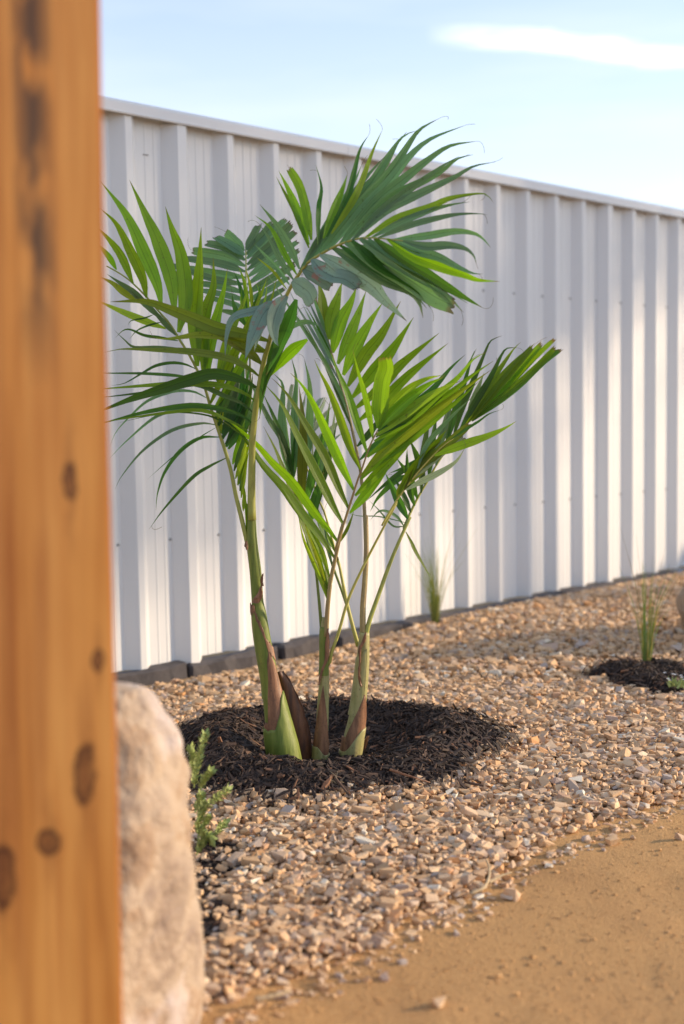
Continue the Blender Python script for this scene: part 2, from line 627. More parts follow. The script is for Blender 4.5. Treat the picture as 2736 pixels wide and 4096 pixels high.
M = {
    "fence": mat_fence(),
    "stone": mat_stone("gravel_stone", "attr"),
    "stone_obj": mat_stone("gravel_stone_single", "obj"),
    "soil": mat_soil(),
    "sand": mat_sand(),
    "grit": mat_plain("sand_grains", (0.42, 0.23, 0.09), (0.60, 0.38, 0.18), 300, 0.9, 0.1),
    "chip": mat_mulch("bark_chip", "attr"),
    "chip_obj": mat_mulch("bark_chip_single", "obj"),
    "mulch": mat_mulch_base(),
    "g": mat_leaf("leaf_fresh_green", (0.105, 0.208, 0.010), (0.12, 0.22, 0.015), (3.0, 2.8, 0.7)),
    "l": mat_leaf("leaf_light_green", (0.19, 0.295, 0.020), (0.20, 0.29, 0.03), (2.3, 2.2, 0.7)),
    "d": mat_leaf("leaf_dark_green", (0.042, 0.110, 0.024), (0.065, 0.13, 0.03), (2.0, 2.4, 0.8)),
    "b": mat_leaf("leaf_blue_green", (0.125, 0.225, 0.120), (0.12, 0.205, 0.09), (1.5, 2.0, 0.9), 0.6),  # blue-green blades; on upward ones the tint stands for reflected sky
    "w": mat_leaf("leaf_sky_sheen", (0.175, 0.275, 0.23), (0.16, 0.23, 0.16), (1.1, 1.3, 0.9), 1.0, 0.8),  # sky reflection painted into the pale blue colour; pink blotches are the leaf's
    "o": mat_leaf("leaf_olive_under", (0.12, 0.165, 0.022), (0.125, 0.16, 0.025), (1.8, 1.7, 0.7)),
    "p": mat_leaf("leaf_pale_silver", (0.24, 0.33, 0.23), (0.24, 0.33, 0.22), (1.3, 1.4, 1.0), 0.6),
    "stem_green": mat_stem("green_crownshaft", (0.095, 0.140, 0.016), (0.180, 0.215, 0.034), (0.11, 0.08, 0.03), 0.5),
    "stem_pale": mat_stem("pale_sheath", (0.25, 0.245, 0.085), (0.38, 0.34, 0.145), (0.14, 0.085, 0.04), 0.75),
    "stem_yellow": mat_stem("yellow_petiole", (0.36, 0.36, 0.07), (0.44, 0.42, 0.12), (0.2, 0.14, 0.05), 0.4),
    "stem_brown": mat_stem("scurfy_petiole", (0.26, 0.19, 0.09), (0.33, 0.27, 0.11), (0.13, 0.08, 0.04), 0.7),
    "stem_olive": mat_stem("olive_petiole", (0.25, 0.285, 0.05), (0.34, 0.35, 0.09), (0.18, 0.13, 0.05), 0.35),
    "dead": mat_stem("dry_sheath", (0.12, 0.050, 0.024), (0.30, 0.15, 0.075), (0.05, 0.025, 0.016), 0.8),
    "dead_dark": mat_stem("dry_sheath_dark", (0.055, 0.022, 0.012), (0.16, 0.06, 0.022), (0.02, 0.01, 0.008), 0.5),
    "boulder": mat_boulder(),
    "plinth": mat_plain("dark_concrete", (0.035, 0.032, 0.035), (0.105, 0.095, 0.098), 40),
    "plinth_blue": mat_plain("blue_grey_stone", (0.12, 0.17, 0.23), (0.20, 0.25, 0.31), 30),
    "screw": mat_plain("dull_screw", (0.26, 0.26, 0.26), (0.40, 0.40, 0.39), 200, 0.5, 0.1),
    "mark": mat_plain("pencil_mark", (0.10, 0.08, 0.08), (0.16, 0.13, 0.12), 200, 0.8, 0.1),
    "herb": mat_plain("herb_leaf", (0.24, 0.31, 0.085), (0.38, 0.44, 0.16), 120, 0.6, 0.1),
    "grass": mat_leaf("grass_blade", (0.12, 0.19, 0.055), (0.12, 0.19, 0.055), (1.3, 1.4, 0.8)),
    "grass_dry": mat_leaf("dry_grass_blade", (0.23, 0.22, 0.08), (0.24, 0.22, 0.09), (1.5, 1.5, 0.8)),
    "straw": mat_plain("dry_root", (0.34, 0.25, 0.14), (0.55, 0.43, 0.27), 90),
    "petal": mat_plain("white_petal", (0.72, 0.74, 0.76), (0.80, 0.82, 0.84), 90),
    "bark": mat_plain("tree_bark", (0.06, 0.045, 0.035), (0.16, 0.12, 0.09), 30),
    "tree_leaf": mat_plain("tree_foliage", (0.04, 0.075, 0.02), (0.08, 0.12, 0.03), 20),
}

# ------------------------------------------------------------------ ground heights
FO = Vector((-0.6408, 3.9907, 0))                 # fence line: a point and its direction
FD = Vector((math.sin(0.7973), math.cos(0.7973), 0))
FN = Vector((FD.y, -FD.x, 0))                     # towards the camera
MC = (-0.045, 2.975)                                  # palm mulch ring
M2 = tuple(on_ground(2612, 2682, 0.02))[:2]                                 # second mulch patch
EDGE = [on_ground(*p) for p in [(300, 4400), (640, 4130), (900, 4040), (1100, 3945), (1350, 3860), (1560, 3770), (1720, 3640), (1890, 3585), (2040, 3475), (2200, 3385),
                                (2440, 3285), (2736, 3170), (3100, 3060), (3600, 2960)]]
EDGE = [Vector((-3.0, 0.9, 0)), Vector((-1.2, 1.1, 0))] + EDGE + [EDGE[-1] + Vector((1.2, 0.4, 0)), EDGE[-1] + Vector((5.0, 1.7, 0))]
EX = np.array([p.x for p in EDGE])
EY = np.array([p.y for p in EDGE])


def edge_y(x):
    return np.interp(x, EX, EY)


def into_gravel(x, y):
    """Signed distance-like value: positive inside the gravel bed, negative on the path."""
    e = edge_y(x) + 0.022 * vnoise(x, y, 0.07, 3, 2)
    slope = (edge_y(x + 0.02) - edge_y(x - 0.02)) / 0.04
    return (y - e) / np.sqrt(1 + slope * slope)


def fence_sd(x, y):
    """Distance in front of the fence and position along it."""
    return (x - FO.x) * FN.x + (y - FO.y) * FN.y, (x - FO.x) * FD.x + (y - FO.y) * FD.y


def mound_r(x, y):
    a = np.arctan2(y - MC[1], x - MC[0])
    r = np.hypot((x - MC[0]) / 0.97, y - MC[1])
    return r / (0.395 * (1 + 0.07 * np.sin(3 * a + 1.2) + 0.05 * np.sin(5 * a) + 0.04 * np.sin(8 * a + 2)))


def mound2_r(x, y):
    a = np.arctan2(y - M2[1], x - M2[0])
    return np.hypot((x - M2[0]) / 0.95, (y - M2[1]) / 1.1) / (0.175 * (1 + 0.12 * np.sin(3 * a + 0.6) + 0.08 * np.sin(7 * a)))


def gravel_z(x, y):
    g = into_gravel(x, y)
    d, s = fence_sd(x, y)
    z = -0.028 + 0.028 * sstep(-0.01, 0.09, g)
    z = z + 0.016 * vnoise(x, y, 0.35, 21, 3) + 0.006 * vnoise(x, y, 0.09, 5, 2)
    z = z - 0.042 * (1 - sstep(0.5, 1.7, s)) * (1 - sstep(0.25, 0.9, d))
    r = mound_r(x, y)
    z = z + 0.012 * sstep(1.25, 1.05, r) - 0.09 * sstep(1.02, 0.92, r) - 0.04 * sstep(1.0, 0.9, mound2_r(x, y))
    return z


def mulch_z(x, y):
    r = mound_r(x, y)
    ang = np.arctan2(y - MC[1], x - MC[0])
    ring = np.exp(-((r - 0.74) / 0.19) ** 2) * (0.036 + 0.012 * np.sin(2 * ang + 0.4)) + 0.0
    z = 0.012 + ring - 0.05 * sstep(1.0, 1.2, r) - 0.022 * sstep(0.62, 0.25, r)
    return z + 0.02 * vnoise(x, y, 0.08, 9, 3)


def mulch2_z(x, y):
    r = mound2_r(x, y)
    return 0.022 * sstep(1.05, 0.5, r) + 0.014 * vnoise(x, y, 0.06, 12, 3) - 0.05 * sstep(1.0, 1.25, r) + 0.004


def grid_mesh(name, x0, x1, y0, y1, step, zf, mask=None):
    nx, ny = int((x1 - x0) / step) + 1, int((y1 - y0) / step) + 1
    gx, gy = np.meshgrid(np.linspace(x0, x1, nx), np.linspace(y0, y1, ny))
    z = zf(gx, gy)
    V = np.stack([gx.ravel(), gy.ravel(), z.ravel()], 1)
    i = np.arange(nx * ny).reshape(ny, nx)
    Q = np.stack([i[:-1, :-1].ravel(), i[:-1, 1:].ravel(), i[1:, 1:].ravel(), i[1:, :-1].ravel()], 1)
    if mask is not None:
        keep = mask(gx, gy).ravel()
        Q = Q[keep[Q].all(1)]
        used = np.unique(Q)
        remap = np.full(len(V), -1)
        remap[used] = np.arange(len(used))
        V, Q = V[used], remap[Q]
    return mesh_tris(name, V, Q, smooth=True)


# far ground sheet: bare earth to the horizon, beyond the fence and behind the camera
far_me = mesh_py("ground", [(-600, -600, -0.12), (600, -600, -0.12), (600, 600, -0.12), (-600, 600, -0.12)], [(0, 1, 2, 3)])
ground = tag(link("ground", far_me, M["soil"]), kind="structure")

gravel_bed = link("gravel_bed", grid_mesh("gravel_bed", -2.6, 6.2, 0.8, 9.6, 0.028, lambda x, y: gravel_z(x, y) - 0.012,
                                          lambda x, y: (into_gravel(x, y) > -0.06) & (fence_sd(x, y)[0] > -0.06)), M["soil"])
tag(gravel_bed, kind="structure")


def path_z(x, y):
    z = -0.018 + 0.018 * vnoise(x, y, 0.30, 31, 3) + 0.0036 * vnoise(x, y, 0.07, 33, 3) + 0.0014 * vnoise(x, y, 0.022, 37, 3)
    return z


path = link("path", grid_mesh("path", -1.6, 3.6, 0.7, 4.2, 0.0095, path_z, lambda x, y: into_gravel(x, y) < 0.07), M["sand"])
tag(path, kind="structure")
path_far = link("path_far", grid_mesh("path_far", -8, 12, -9.3, 0.71, 0.5, lambda x, y: path_z(x, y) * 0 - 0.030), M["sand"])
tag(path_far, kind="structure")
path_far.name = "path"


# ------------------------------------------------------------------ gravel
def stone_protos(n, seed):
    rr = random.Random(seed)
    out = []
    for _ in range(n):
        bm = bmesh.new()
        sx, sy, sz = 1.0, rr.uniform(0.6, 0.95), rr.uniform(0.40, 0.75)
        for sgx in (-1, 1):
            for sgy in (-1, 1):
                for sgz in (-1, 1):
                    if rr.random() < 0.12:
                        continue
                    bm.verts.new((sgx * sx * rr.uniform(0.45, 1.0), sgy * sy * rr.uniform(0.45, 1.0), sgz * sz * rr.uniform(0.45, 1.0)))
        for _k in range(rr.randint(3, 6)):
            u, v = rr.uniform(0, 2 * math.pi), rr.uniform(-1, 1)
            h = math.sqrt(1 - v * v)
            bm.verts.new((sx * math.cos(u) * h * 1.02, sy * math.sin(u) * h * 1.02, sz * v))
        res = bmesh.ops.convex_hull(bm, input=list(bm.verts))
        bmesh.ops.delete(bm, geom=[e for e in res["geom_interior"] if isinstance(e, bmesh.types.BMVert)], context="VERTS")
        bmesh.ops.triangulate(bm, faces=list(bm.faces))
        bm.verts.index_update()
        V = np.array([v.co[:] for v in bm.verts])
        T = np.array([[v.index for v in f.verts] for f in bm.faces])
        bm.free()
        V /= np.abs(V).max()
        out.append((V, T))
    return out


def rot_mats(n, tilt, rng):
    yaw = rng.uniform(0, 2 * np.pi, n)
    ax = rng.uniform(0, 2 * np.pi, n)
    th = rng.normal(0, tilt, n)
    cy, sy = np.cos(yaw), np.sin(yaw)
    Rz = np.zeros((n, 3, 3))
    Rz[:, 0, 0], Rz[:, 0, 1], Rz[:, 1, 0], Rz[:, 1, 1], Rz[:, 2, 2] = cy, -sy, sy, cy, 1
    kx, ky = np.cos(ax), np.sin(ax)
    c, s = np.cos(th), np.sin(th)
    Rt = np.zeros((n, 3, 3))
    Rt[:, 0, 0] = c + kx * kx * (1 - c)
    Rt[:, 0, 1] = kx * ky * (1 - c)
    Rt[:, 0, 2] = ky * s
    Rt[:, 1, 0] = kx * ky * (1 - c)
    Rt[:, 1, 1] = c + ky * ky * (1 - c)
    Rt[:, 1, 2] = -kx * s
    Rt[:, 2, 0] = -ky * s
    Rt[:, 2, 1] = kx * s
    Rt[:, 2, 2] = c
    return Rt @ Rz


def merge_instances(protos, which, P, Rm, S, tint):
    """One mesh out of many placed prototypes. S is (n,3)."""
    Vs, Ts, At = [], [], []
    off = 0
    for k, (V, T) in enumerate(protos):
        idx = np.nonzero(which == k)[0]
        if not len(idx):
            continue
        W = np.einsum("nij,nvj->nvi", Rm[idx], V[None] * S[idx][:, None, :]) + P[idx][:, None, :]
        n, v = len(idx), len(V)
        Vs.append(W.reshape(-1, 3))
        Ts.append((T[None] + (np.arange(n) * v)[:, None, None]).reshape(-1, 3) + off)
        At.append(np.repeat(tint[idx], v))
        off += n * v
    return np.concatenate(Vs), np.concatenate(Ts), np.concatenate(At)


def in_frame(P, margin=250):
    px, py, fw = project(P)
    return (fw > 0.2) & (px > -margin) & (px < 2736 + margin) & (py > -margin) & (py < 4096 + margin)


SOIL_PATCHES = [(lambda p: (p.x, p.y, rx, ry))(on_ground(fx, fy)) for fx, fy, rx, ry in ((820, 3440, 0.075, 0.12), (800, 3620, 0.07, 0.10), (830, 3700, 0.045, 0.05))]


def build_gravel():
    protos = stone_protos(26, 5)
    pts = []
    # a jittered grid in two layers; coarser where it is far and blurred
    for layer, (x0, x1, y0, y1, step) in enumerate([(-1.0, 1.35, 1.3, 3.7, 0.0130), (-1.0, 1.35, 1.3, 3.7, 0.0165), (-1.9, 3.4, 3.7, 7.6, 0.0205), (1.35, 2.8, 2.2, 3.7, 0.022), (3.4, 5.6, 3.7, 8.6, 0.027), (-2.0, -1.0, 1.3, 3.7, 0.027)]):
        nx, ny = int((x1 - x0) / step), int((y1 - y0) / step)
        gx, gy = np.meshgrid(x0 + (np.arange(nx) + 0.5) * step, y0 + (np.arange(ny) + 0.5) * step)
        gx = gx.ravel() + RNG.uniform(-0.5, 0.5, gx.size) * step
        gy = gy.ravel() + RNG.uniform(-0.5, 0.5, gy.size) * step
        z = gravel_z(gx, gy)
        size = np.clip(RNG.lognormal(math.log(0.0071), 0.38, gx.size), 0.0032, 0.018)
        if step > 0.02:
            size = size * 1.22
        if layer == 1:
            z = z + 0.006
        pts.append(np.stack([gx, gy, z + RNG.uniform(-0.006, 0.004, gx.size), size], 1))
    A = np.concatenate(pts)
    g = into_gravel(A[:, 0], A[:, 1])
    d, s = fence_sd(A[:, 0], A[:, 1])
    keep = (g > 0.0) & (d > 0.075)
    # thinning towards the path edge, strays on the sand
    edge_p = sstep(0.0, 0.05, g)
    keep &= RNG.uniform(0, 1, len(A)) < 0.35 + 0.65 * edge_p
    r1, r2 = mound_r(A[:, 0], A[:, 1]), mound2_r(A[:, 0], A[:, 1])
    keep &= (r1 > 0.97 + 0.22 * vnoise(A[:, 0], A[:, 1], 0.05, 41, 2)) & (r2 > 0.95 + 0.4 * vnoise(A[:, 0], A[:, 1], 0.07, 43, 2))
    for (cx, cy, rx, ry) in SOIL_PATCHES:
        q = ((A[:, 0] - cx) / rx) ** 2 + ((A[:, 1] - cy) / ry) ** 2
        keep &= ~((q < 1) & (RNG.uniform(0, 1, len(A)) < 0.62))
    A = A[keep]
    keep = in_frame(A[:, :3], 1900) & (project(A[:, :3])[0] > -300) & (project(A[:, :3])[1] < 4500)
    A = A[keep]
    # loose strays scattered on the sand just off the edge
    n = 900
    ex = RNG.uniform(-0.8, 1.7, n)
    off = -np.abs(RNG.normal(0, 0.035, n))
    ey = edge_y(ex) + off
    es = np.clip(RNG.lognormal(math.log(0.0038), 0.5, n), 0.0015, 0.010)
    B = np.stack([ex, ey, path_z(ex, ey) + es * 0.25, es], 1)
    A = np.concatenate([A, B[in_frame(B[:, :3], 300)]])
    n = len(A)
    which = RNG.integers(0, len(protos), n)
    Rm = rot_mats(n, 0.34, RNG)
    S = A[:, 3:4] * np.stack([RNG.uniform(0.95, 1.35, n), RNG.uniform(0.85, 1.15, n), RNG.uniform(0.75, 1.05, n)], 1)
    tint = RNG.uniform(0, 1, n)
    P = A[:, :3]
    # the stones that show largest become objects of their own
    px, py, fw = project(P)
    shown = (px > 800) & (px < 2736) & (py > 2700) & (py < 4090)
    score = np.where(shown, A[:, 3] * S[:, 0] / A[:, 3] / fw, -1) * (1 + 3.0 * (P[:, 2] - gravel_z(P[:, 0], P[:, 1])))
    top = np.argsort(-score)[:300]
    meshes = {}
    for i in top:
        k = int(which[i])
        if k not in meshes:
            V, T = protos[k]
            meshes[k] = mesh_tris("stone", V, T)
            meshes[k].materials.append(M["stone_obj"])
        o = bpy.data.objects.new("stone", meshes[k])
        COL.objects.link(o)
        mw = Matrix.Identity(4)
        for a in range(3):
            for b in range(3):
                mw[a][b] = Rm[i][a, b] * S[i, b]
            mw[a][3] = P[i, a]
        o.matrix_world = mw
        o.parent = gravel_bed
    rest = np.ones(n, bool)
    rest[top] = False
    V, T, At = merge_instances(protos, which[rest], P[rest], Rm[rest], S[rest], tint[rest])
    g = link("gravel", mesh_tris("gravel", V, T, {"tint": At}), M["stone"], gravel_bed)
    tag(g, kind="stuff")
    print("stones", n, "tris", len(T))
    return protos


STONES = build_gravel()


def grit():
    """Coarse grains lying on the sand."""
    protos = stone_protos(8, 77)
    n = 15000
    y = 1.4 + (3.6 - 1.4) * RNG.uniform(0, 1, n) ** 1.6
    x = RNG.uniform(-0.45, 1, n) * (0.34 * y + 0.1)
    k = (into_gravel(x, y) < 0.03) & in_frame(np.stack([x, y, x * 0], 1), 150)
    x, y = x[k], y[k]
    n = len(x)
    s = np.clip(RNG.lognormal(math.log(0.0012), 0.5, n), 0.0006, 0.005)
    P = np.stack([x, y, path_z(x, y) + s * 0.2], 1)
    V, T, At = merge_instances(protos, RNG.integers(0, 8, n), P, rot_mats(n, 0.5, RNG), np.repeat(s[:, None], 3, 1), RNG.uniform(0, 0.7, n))
    tag(link("grit", mesh_tris("grit", V, T, {"tint": At}), M["grit"], path), kind="stuff")
    for (fx, fy, sz) in [(2447, 3362, 0.013), (2050, 3570, 0.015), (1760, 4010, 0.012), (2720, 3345, 0.012), (1960, 3640, 0.006)]:
        p = on_ground(fx, fy, -0.01)
        V, T = STONES[random.randrange(len(STONES))]
        o = link("pebble", mesh_tris("pebble", V * sz, T), M["stone_obj"], path)
        o.location = (p.x, p.y, float(path_z(np.array([p.x]), np.array([p.y]))[0]) + sz * 0.45)
        o.rotation_euler = (random.uniform(-0.5, 0.5), random.uniform(-0.5, 0.5), random.uniform(0, 6))


grit()


# ------------------------------------------------------------------ mulch
def chip_protos(n, seed):
    rr = random.Random(seed)
    out = []
    for _ in range(n):
        L, W, H = 1.0, rr.uniform(0.10, 0.30), rr.uniform(0.05, 0.12)
        bend = rr.uniform(-0.25, 0.25)
        V = []
        for i, (x, f) in enumerate([(-1, rr.uniform(0.2, 0.6)), (0, 1.0), (1, rr.uniform(0.1, 0.5))]):
            zc = bend * (1 - x * x) * 0.6
            yc = rr.uniform(-0.08, 0.08)
            V += [(x * L, yc - W * f, zc - H), (x * L, yc + W * f, zc - H * 0.7), (x * L, yc + W * f * 0.8, zc + H), (x * L, yc - W * f * 0.8, zc + H * 0.8)]
        F = []
        for i in range(2):
            for k in range(4):
                a, b, c, d = i * 4 + k, i * 4 + (k + 1) % 4, (i + 1) * 4 + (k + 1) % 4, (i + 1) * 4 + k
                F += [(a, b, c), (a, c, d)]
        F += [(0, 2, 1), (0, 3, 2), (8, 9, 10), (8, 10, 11)]
        out.append((np.array(V), np.array(F)))
    return out


CHIPS = chip_protos(16, 3)


def mulch(name, centre, rad, zf, rf, n, singles):
    base = link(name, grid_mesh(name, centre[0] - rad, centre[0] + rad, centre[1] - rad, centre[1] + rad, 0.012, zf, lambda x, y: rf(x, y) < 1.16), M["mulch"])
    x = centre[0] + RNG.uniform(-rad, rad, n)
    y = centre[1] + RNG.uniform(-rad, rad, n)
    r = rf(x, y)
    k = (r < 1.0 + 0.07 * vnoise(x, y, 0.06, 71, 2)) | ((r < 1.22) & (RNG.uniform(0, 1, n) < 0.16 * np.clip(1.3 - (r - 1) * 6, 0, 1)))
    x, y = x[k], y[k]
    n = len(x)
    L = np.clip(RNG.lognormal(math.log(0.0066), 0.55, n), 0.0022, 0.025)
    e = 0.01
    nx = -(zf(x + e, y) - zf(x - e, y)) / (2 * e)
    ny = -(zf(x, y + e) - zf(x, y - e)) / (2 * e)
    out = rf(x, y) > 1.0
    zz = np.where(out, np.maximum(zf(x, y), gravel_z(x, y) + 0.007), zf(x, y))
    P = np.stack([x, y, zz + RNG.uniform(0.0, 0.011, n)], 1)
    Rm = rot_mats(n, 0.38, RNG)
    # lean each chip with the slope
    Rm2 = Rm.copy()
    Rm2[:, 2, :] = Rm[:, 2, :] - nx[:, None] * Rm[:, 0, :] - ny[:, None] * Rm[:, 1, :]
    S = np.stack([L, L * RNG.uniform(0.7, 1.3, n), np.maximum(L, 0.006)], 1)
    tint = np.clip(RNG.beta(1.6, 1.6, n) + 0.25 * (vnoise(x, y, 0.05, 61, 2)), 0, 1)
    which = RNG.integers(0, len(CHIPS), n)
    px, py, fw = project(P)
    score = np.where((P[:, 2] > zf(x, y) + 0.006), L / fw, 0)
    top = np.argsort(-score)[:singles]
    cache = {}
    for i in top:
        kk = int(which[i])
        if kk not in cache:
            cache[kk] = mesh_tris("bark_chip", *CHIPS[kk])
            cache[kk].materials.append(M["chip_obj"])
        o = bpy.data.objects.new("bark_chip", cache[kk])
        COL.objects.link(o)
        mw = Matrix.Identity(4)
        for a in range(3):
            for b in range(3):
                mw[a][b] = Rm2[i][a, b] * S[i, b]
            mw[a][3] = P[i, a]
        o.matrix_world = mw
        o.parent = base
    rest = np.ones(n, bool)
    rest[top] = False
    V, T, At = merge_instances(CHIPS, which[rest], P[rest], Rm2[rest], S[rest], tint[rest])
    tag(link("bark_mulch", mesh_tris("bark_mulch", V, T, {"tint": At}), M["chip"], base), kind="stuff")
    return base


ring = mulch("mulch_mound", MC, 0.48, mulch_z, mound_r, 52000, 220)
tag(ring, kind="structure")
patch = mulch("mulch_patch", M2, 0.30, mulch2_z, mound2_r, 8000, 30)
tag(patch, kind="structure")


def soil_patches():
    P = []
    for (cx, cy, rx, ry) in SOIL_PATCHES:
        for _ in range(420):
            q, r = RNG.uniform(0, 2 * np.pi), np.sqrt(RNG.uniform(0, 1)) * RNG.uniform(0.6, 1.05)
            P.append((cx + rx * r * np.cos(q), cy + ry * r * np.sin(q)))
    P = np.array(P)
    n = len(P)
    L = np.clip(RNG.lognormal(math.log(0.0085), 0.5, n), 0.003, 0.024)
    P = np.column_stack([P, gravel_z(P[:, 0], P[:, 1]) + RNG.uniform(-0.009, 0.002, n)])
    V, T, At = merge_instances(CHIPS, RNG.integers(0, len(CHIPS), n), P, rot_mats(n, 0.35, RNG), np.stack([L, L, np.maximum(L, 0.006)], 1), RNG.beta(1.6, 1.6, n))
    tag(link("bark_mulch", mesh_tris("bark_mulch", V, T, {"tint": At}), M["chip"], gravel_bed), kind="stuff")


soil_patches()


# ------------------------------------------------------------------ fence
PER, RIB_D, SLOPE, FRONT = 0.2059, 0.036, 0.037, 0.026
S0, FH = 0.0, 1.80


def fp(s, out, z):
    return FO + FD * s + FN * out + Vector((0, 0, z))


def profile(k0, k1):
    """(s, outward) points of the folded sheet from rib k0 to rib k1; outward 0 is the rib front."""
    pts = []
    for k in range(k0, k1):
        a = S0 + k * PER
        p0, p1 = a - FRONT - SLOPE, a + SLOPE
        if k > k0 or k0 == KMIN:
            pass
        pts += [(p0, -RIB_D), (p0 + 0.003, -RIB_D + 0.002), (a - FRONT - 0.002, -0.0025), (a - FRONT + 0.002, 0.0), (a - 0.002, 0.0), (a + 0.002, -0.0025), (p1 - 0.003, -RIB_D + 0.002), (p1, -RIB_D)]
        w = PER - FRONT - 2 * SLOPE
        for f in (0.34, 0.67):
            c = p1 + w * f
            pts += [(c - 0.004, -RIB_D), (c, -RIB_D + 0.0016), (c + 0.004, -RIB_D)]
    a = S0 + k1 * PER
    pts.append((a - FRONT - SLOPE, -RIB_D))
    return pts


KMIN, KMAX = -18, 44


def build_fence():
    f = empty("metal_fence", FO)
    tag(f, "tall off-white ribbed steel fence running behind the palms", "fence")
    inv = Matrix.Translation(-FO)

    def add(name, V, F, mat, smooth=False):
        me = mesh_py(name, [inv @ Vector(v) for v in V], F, smooth)
        return link(name, me, mat, f)

    for k in range(KMIN, KMAX, 4):
        pr = profile(k, k + 4)
        n = len(pr)
        V, F = [], []
        th = 0.0012
        zb = 0.004 + 0.004 * random.uniform(-1, 1)
        for (s, o) in pr:
            lift = 0.0006 * ((k // 4) % 2)
            V += [fp(s, o + lift, zb), fp(s, o + lift, FH - 0.012), fp(s, o - th + lift, FH - 0.012), fp(s, o - th + lift, zb)]
        for i in range(n - 1):
            a, b = i * 4, i * 4 + 4
            for q in range(4):
                F.append((a + q, b + q, b + (q + 1) % 4, a + (q + 1) % 4))
        F += [(0, 1, 2, 3), tuple((n - 1) * 4 + q for q in (3, 2, 1, 0))]
        add("steel_sheet", V, F, M["fence"])
    # top rail: a rolled channel in lengths, its lip hanging over the sheet
    sec = [(-0.060, 1.7602), (-0.060, 1.796), (-0.054, 1.803), (0.004, 1.803), (0.0105, 1.7965), (0.0115, 1.790), (0.0115, 1.769), (0.0125, 1.765), (0.0105, 1.7602), (0.008, 1.7602), (0.008, 1.797), (-0.056, 1.797), (-0.056, 1.7602)]
    s = S0 + KMIN * PER - 0.05
    while s < S0 + KMAX * PER:
        e = min(s + 2.352, S0 + KMAX * PER + 0.05)
        V = [fp(ss, o, z) for ss in (s, e - 0.0015) for (o, z) in sec]
        n = len(sec)
        F = [(i, (i + 1) % n, n + (i + 1) % n, n + i) for i in range(n)]
        F += [tuple(range(n))[::-1], tuple(range(n, 2 * n))]
        add("top_rail", V, F, M["fence"])
        s = e
    # posts: a folded channel clasping every twelfth rib, standing a little lower than the sheets
    for k in range(1 - 12, KMAX, 12):
        a = S0 + k * PER
        prof = [(a - FRONT - SLOPE - 0.006, -RIB_D + 0.001), (a - FRONT - 0.004, 0.004), (a + 0.004, 0.004), (a + SLOPE + 0.006, -RIB_D + 0.001)]
        V = [fp(ss, o, z) for z in (-0.032, 1.7597) for (ss, o) in prof]
        F = [(0, 1, 5, 4), (1, 2, 6, 5), (2, 3, 7, 6), (0, 3, 2, 1), (4, 5, 6, 7), (0, 4, 7, 3)]
        add("fence_post", V, F, M["fence"])
    # screws in two rows
    bm = bmesh.new()
    bmesh.ops.create_cone(bm, cap_ends=True, segments=8, radius1=0.0058, radius2=0.0040, depth=0.005)
    bmesh.ops.transform(bm, matrix=Vector((0, 0, 1)).rotation_difference(FN).to_matrix().to_4x4(), verts=bm.verts)
    sme = bpy.data.meshes.new("screw")
    bm.to_mesh(sme)
    bm.free()
    for k in range(-4, 26):
        for z in (0.41, 1.32):
            a = S0 + k * PER
            o = link("screw", sme, M["screw"], f)
            o.location = inv @ fp(a - FRONT - SLOPE - 0.012, -RIB_D + 0.0025, z)
    # small dark scuff on the second pan
    c = fp(S0 + 0.075, -RIB_D + 0.002, 1.655)
    V = [c + FD * a + FN * b + Vector((0, 0, d)) for d in (-0.0012, 0.0012) for (a, b) in ((-0.011, 0), (0.011, 0), (0.011, 0.0012), (-0.011, 0.0012))]
    add("scuff", V, [(0, 1, 2, 3), (4, 7, 6, 5), (0, 4, 5, 1), (1, 5, 6, 2), (2, 6, 7, 3), (3, 7, 4, 0)], M["mark"])
    return f


build_fence()


def rough_block(name, L, H, D, mat, parent, seed, cuts=5):
    bm = bmesh.new()
    bmesh.ops.create_cube(bm, size=1)
    bmesh.ops.scale(bm, vec=(L, D, H), verts=bm.verts)
    bmesh.ops.bevel(bm, geom=list(bm.edges), offset=min(H, D) * 0.12, segments=1, affect="EDGES")
    bmesh.ops.subdivide_edges(bm, edges=[e for e in bm.edges if e.calc_length() > L * 0.5], cuts=cuts)
    rr = random.Random(seed)
    for v in bm.verts:
        v.co += Vector((rr.uniform(-1, 1), rr.uniform(-1, 1), rr.uniform(-1, 1))) * 0.005
    me = bpy.data.meshes.new(name)
    bm.to_mesh(me)
    bm.free()
    return link(name, me, mat, parent)


def build_plinth():
    t = empty("plinth", FO)
    tag(t, "row of dark grey edging blocks under the steel fence", "plinth")
    s = -2.2
    ang = math.atan2(FD.y, FD.x)
    k = 0
    while s < 4.4:
        L = random.uniform(0.26, 0.46)
        gap = 0.004 if k != 6 else 0.02
        mat = M["plinth_blue"] if (1.08 < s + L / 2 < 1.34 or 3.0 < s < 3.3) else M["plinth"]
        b = rough_block("edging_block", L - gap, 0.12, 0.07, mat, t, k)
        top = random.uniform(-0.010, 0.0)
        b.location = fp(s + L / 2, -0.012 + random.uniform(-0.008, 0.008), top - 0.06) - FO
        b.rotation_euler = (0, random.uniform(-0.012, 0.012), ang + random.uniform(-0.015, 0.015))
        s += L
        k += 1


build_plinth()


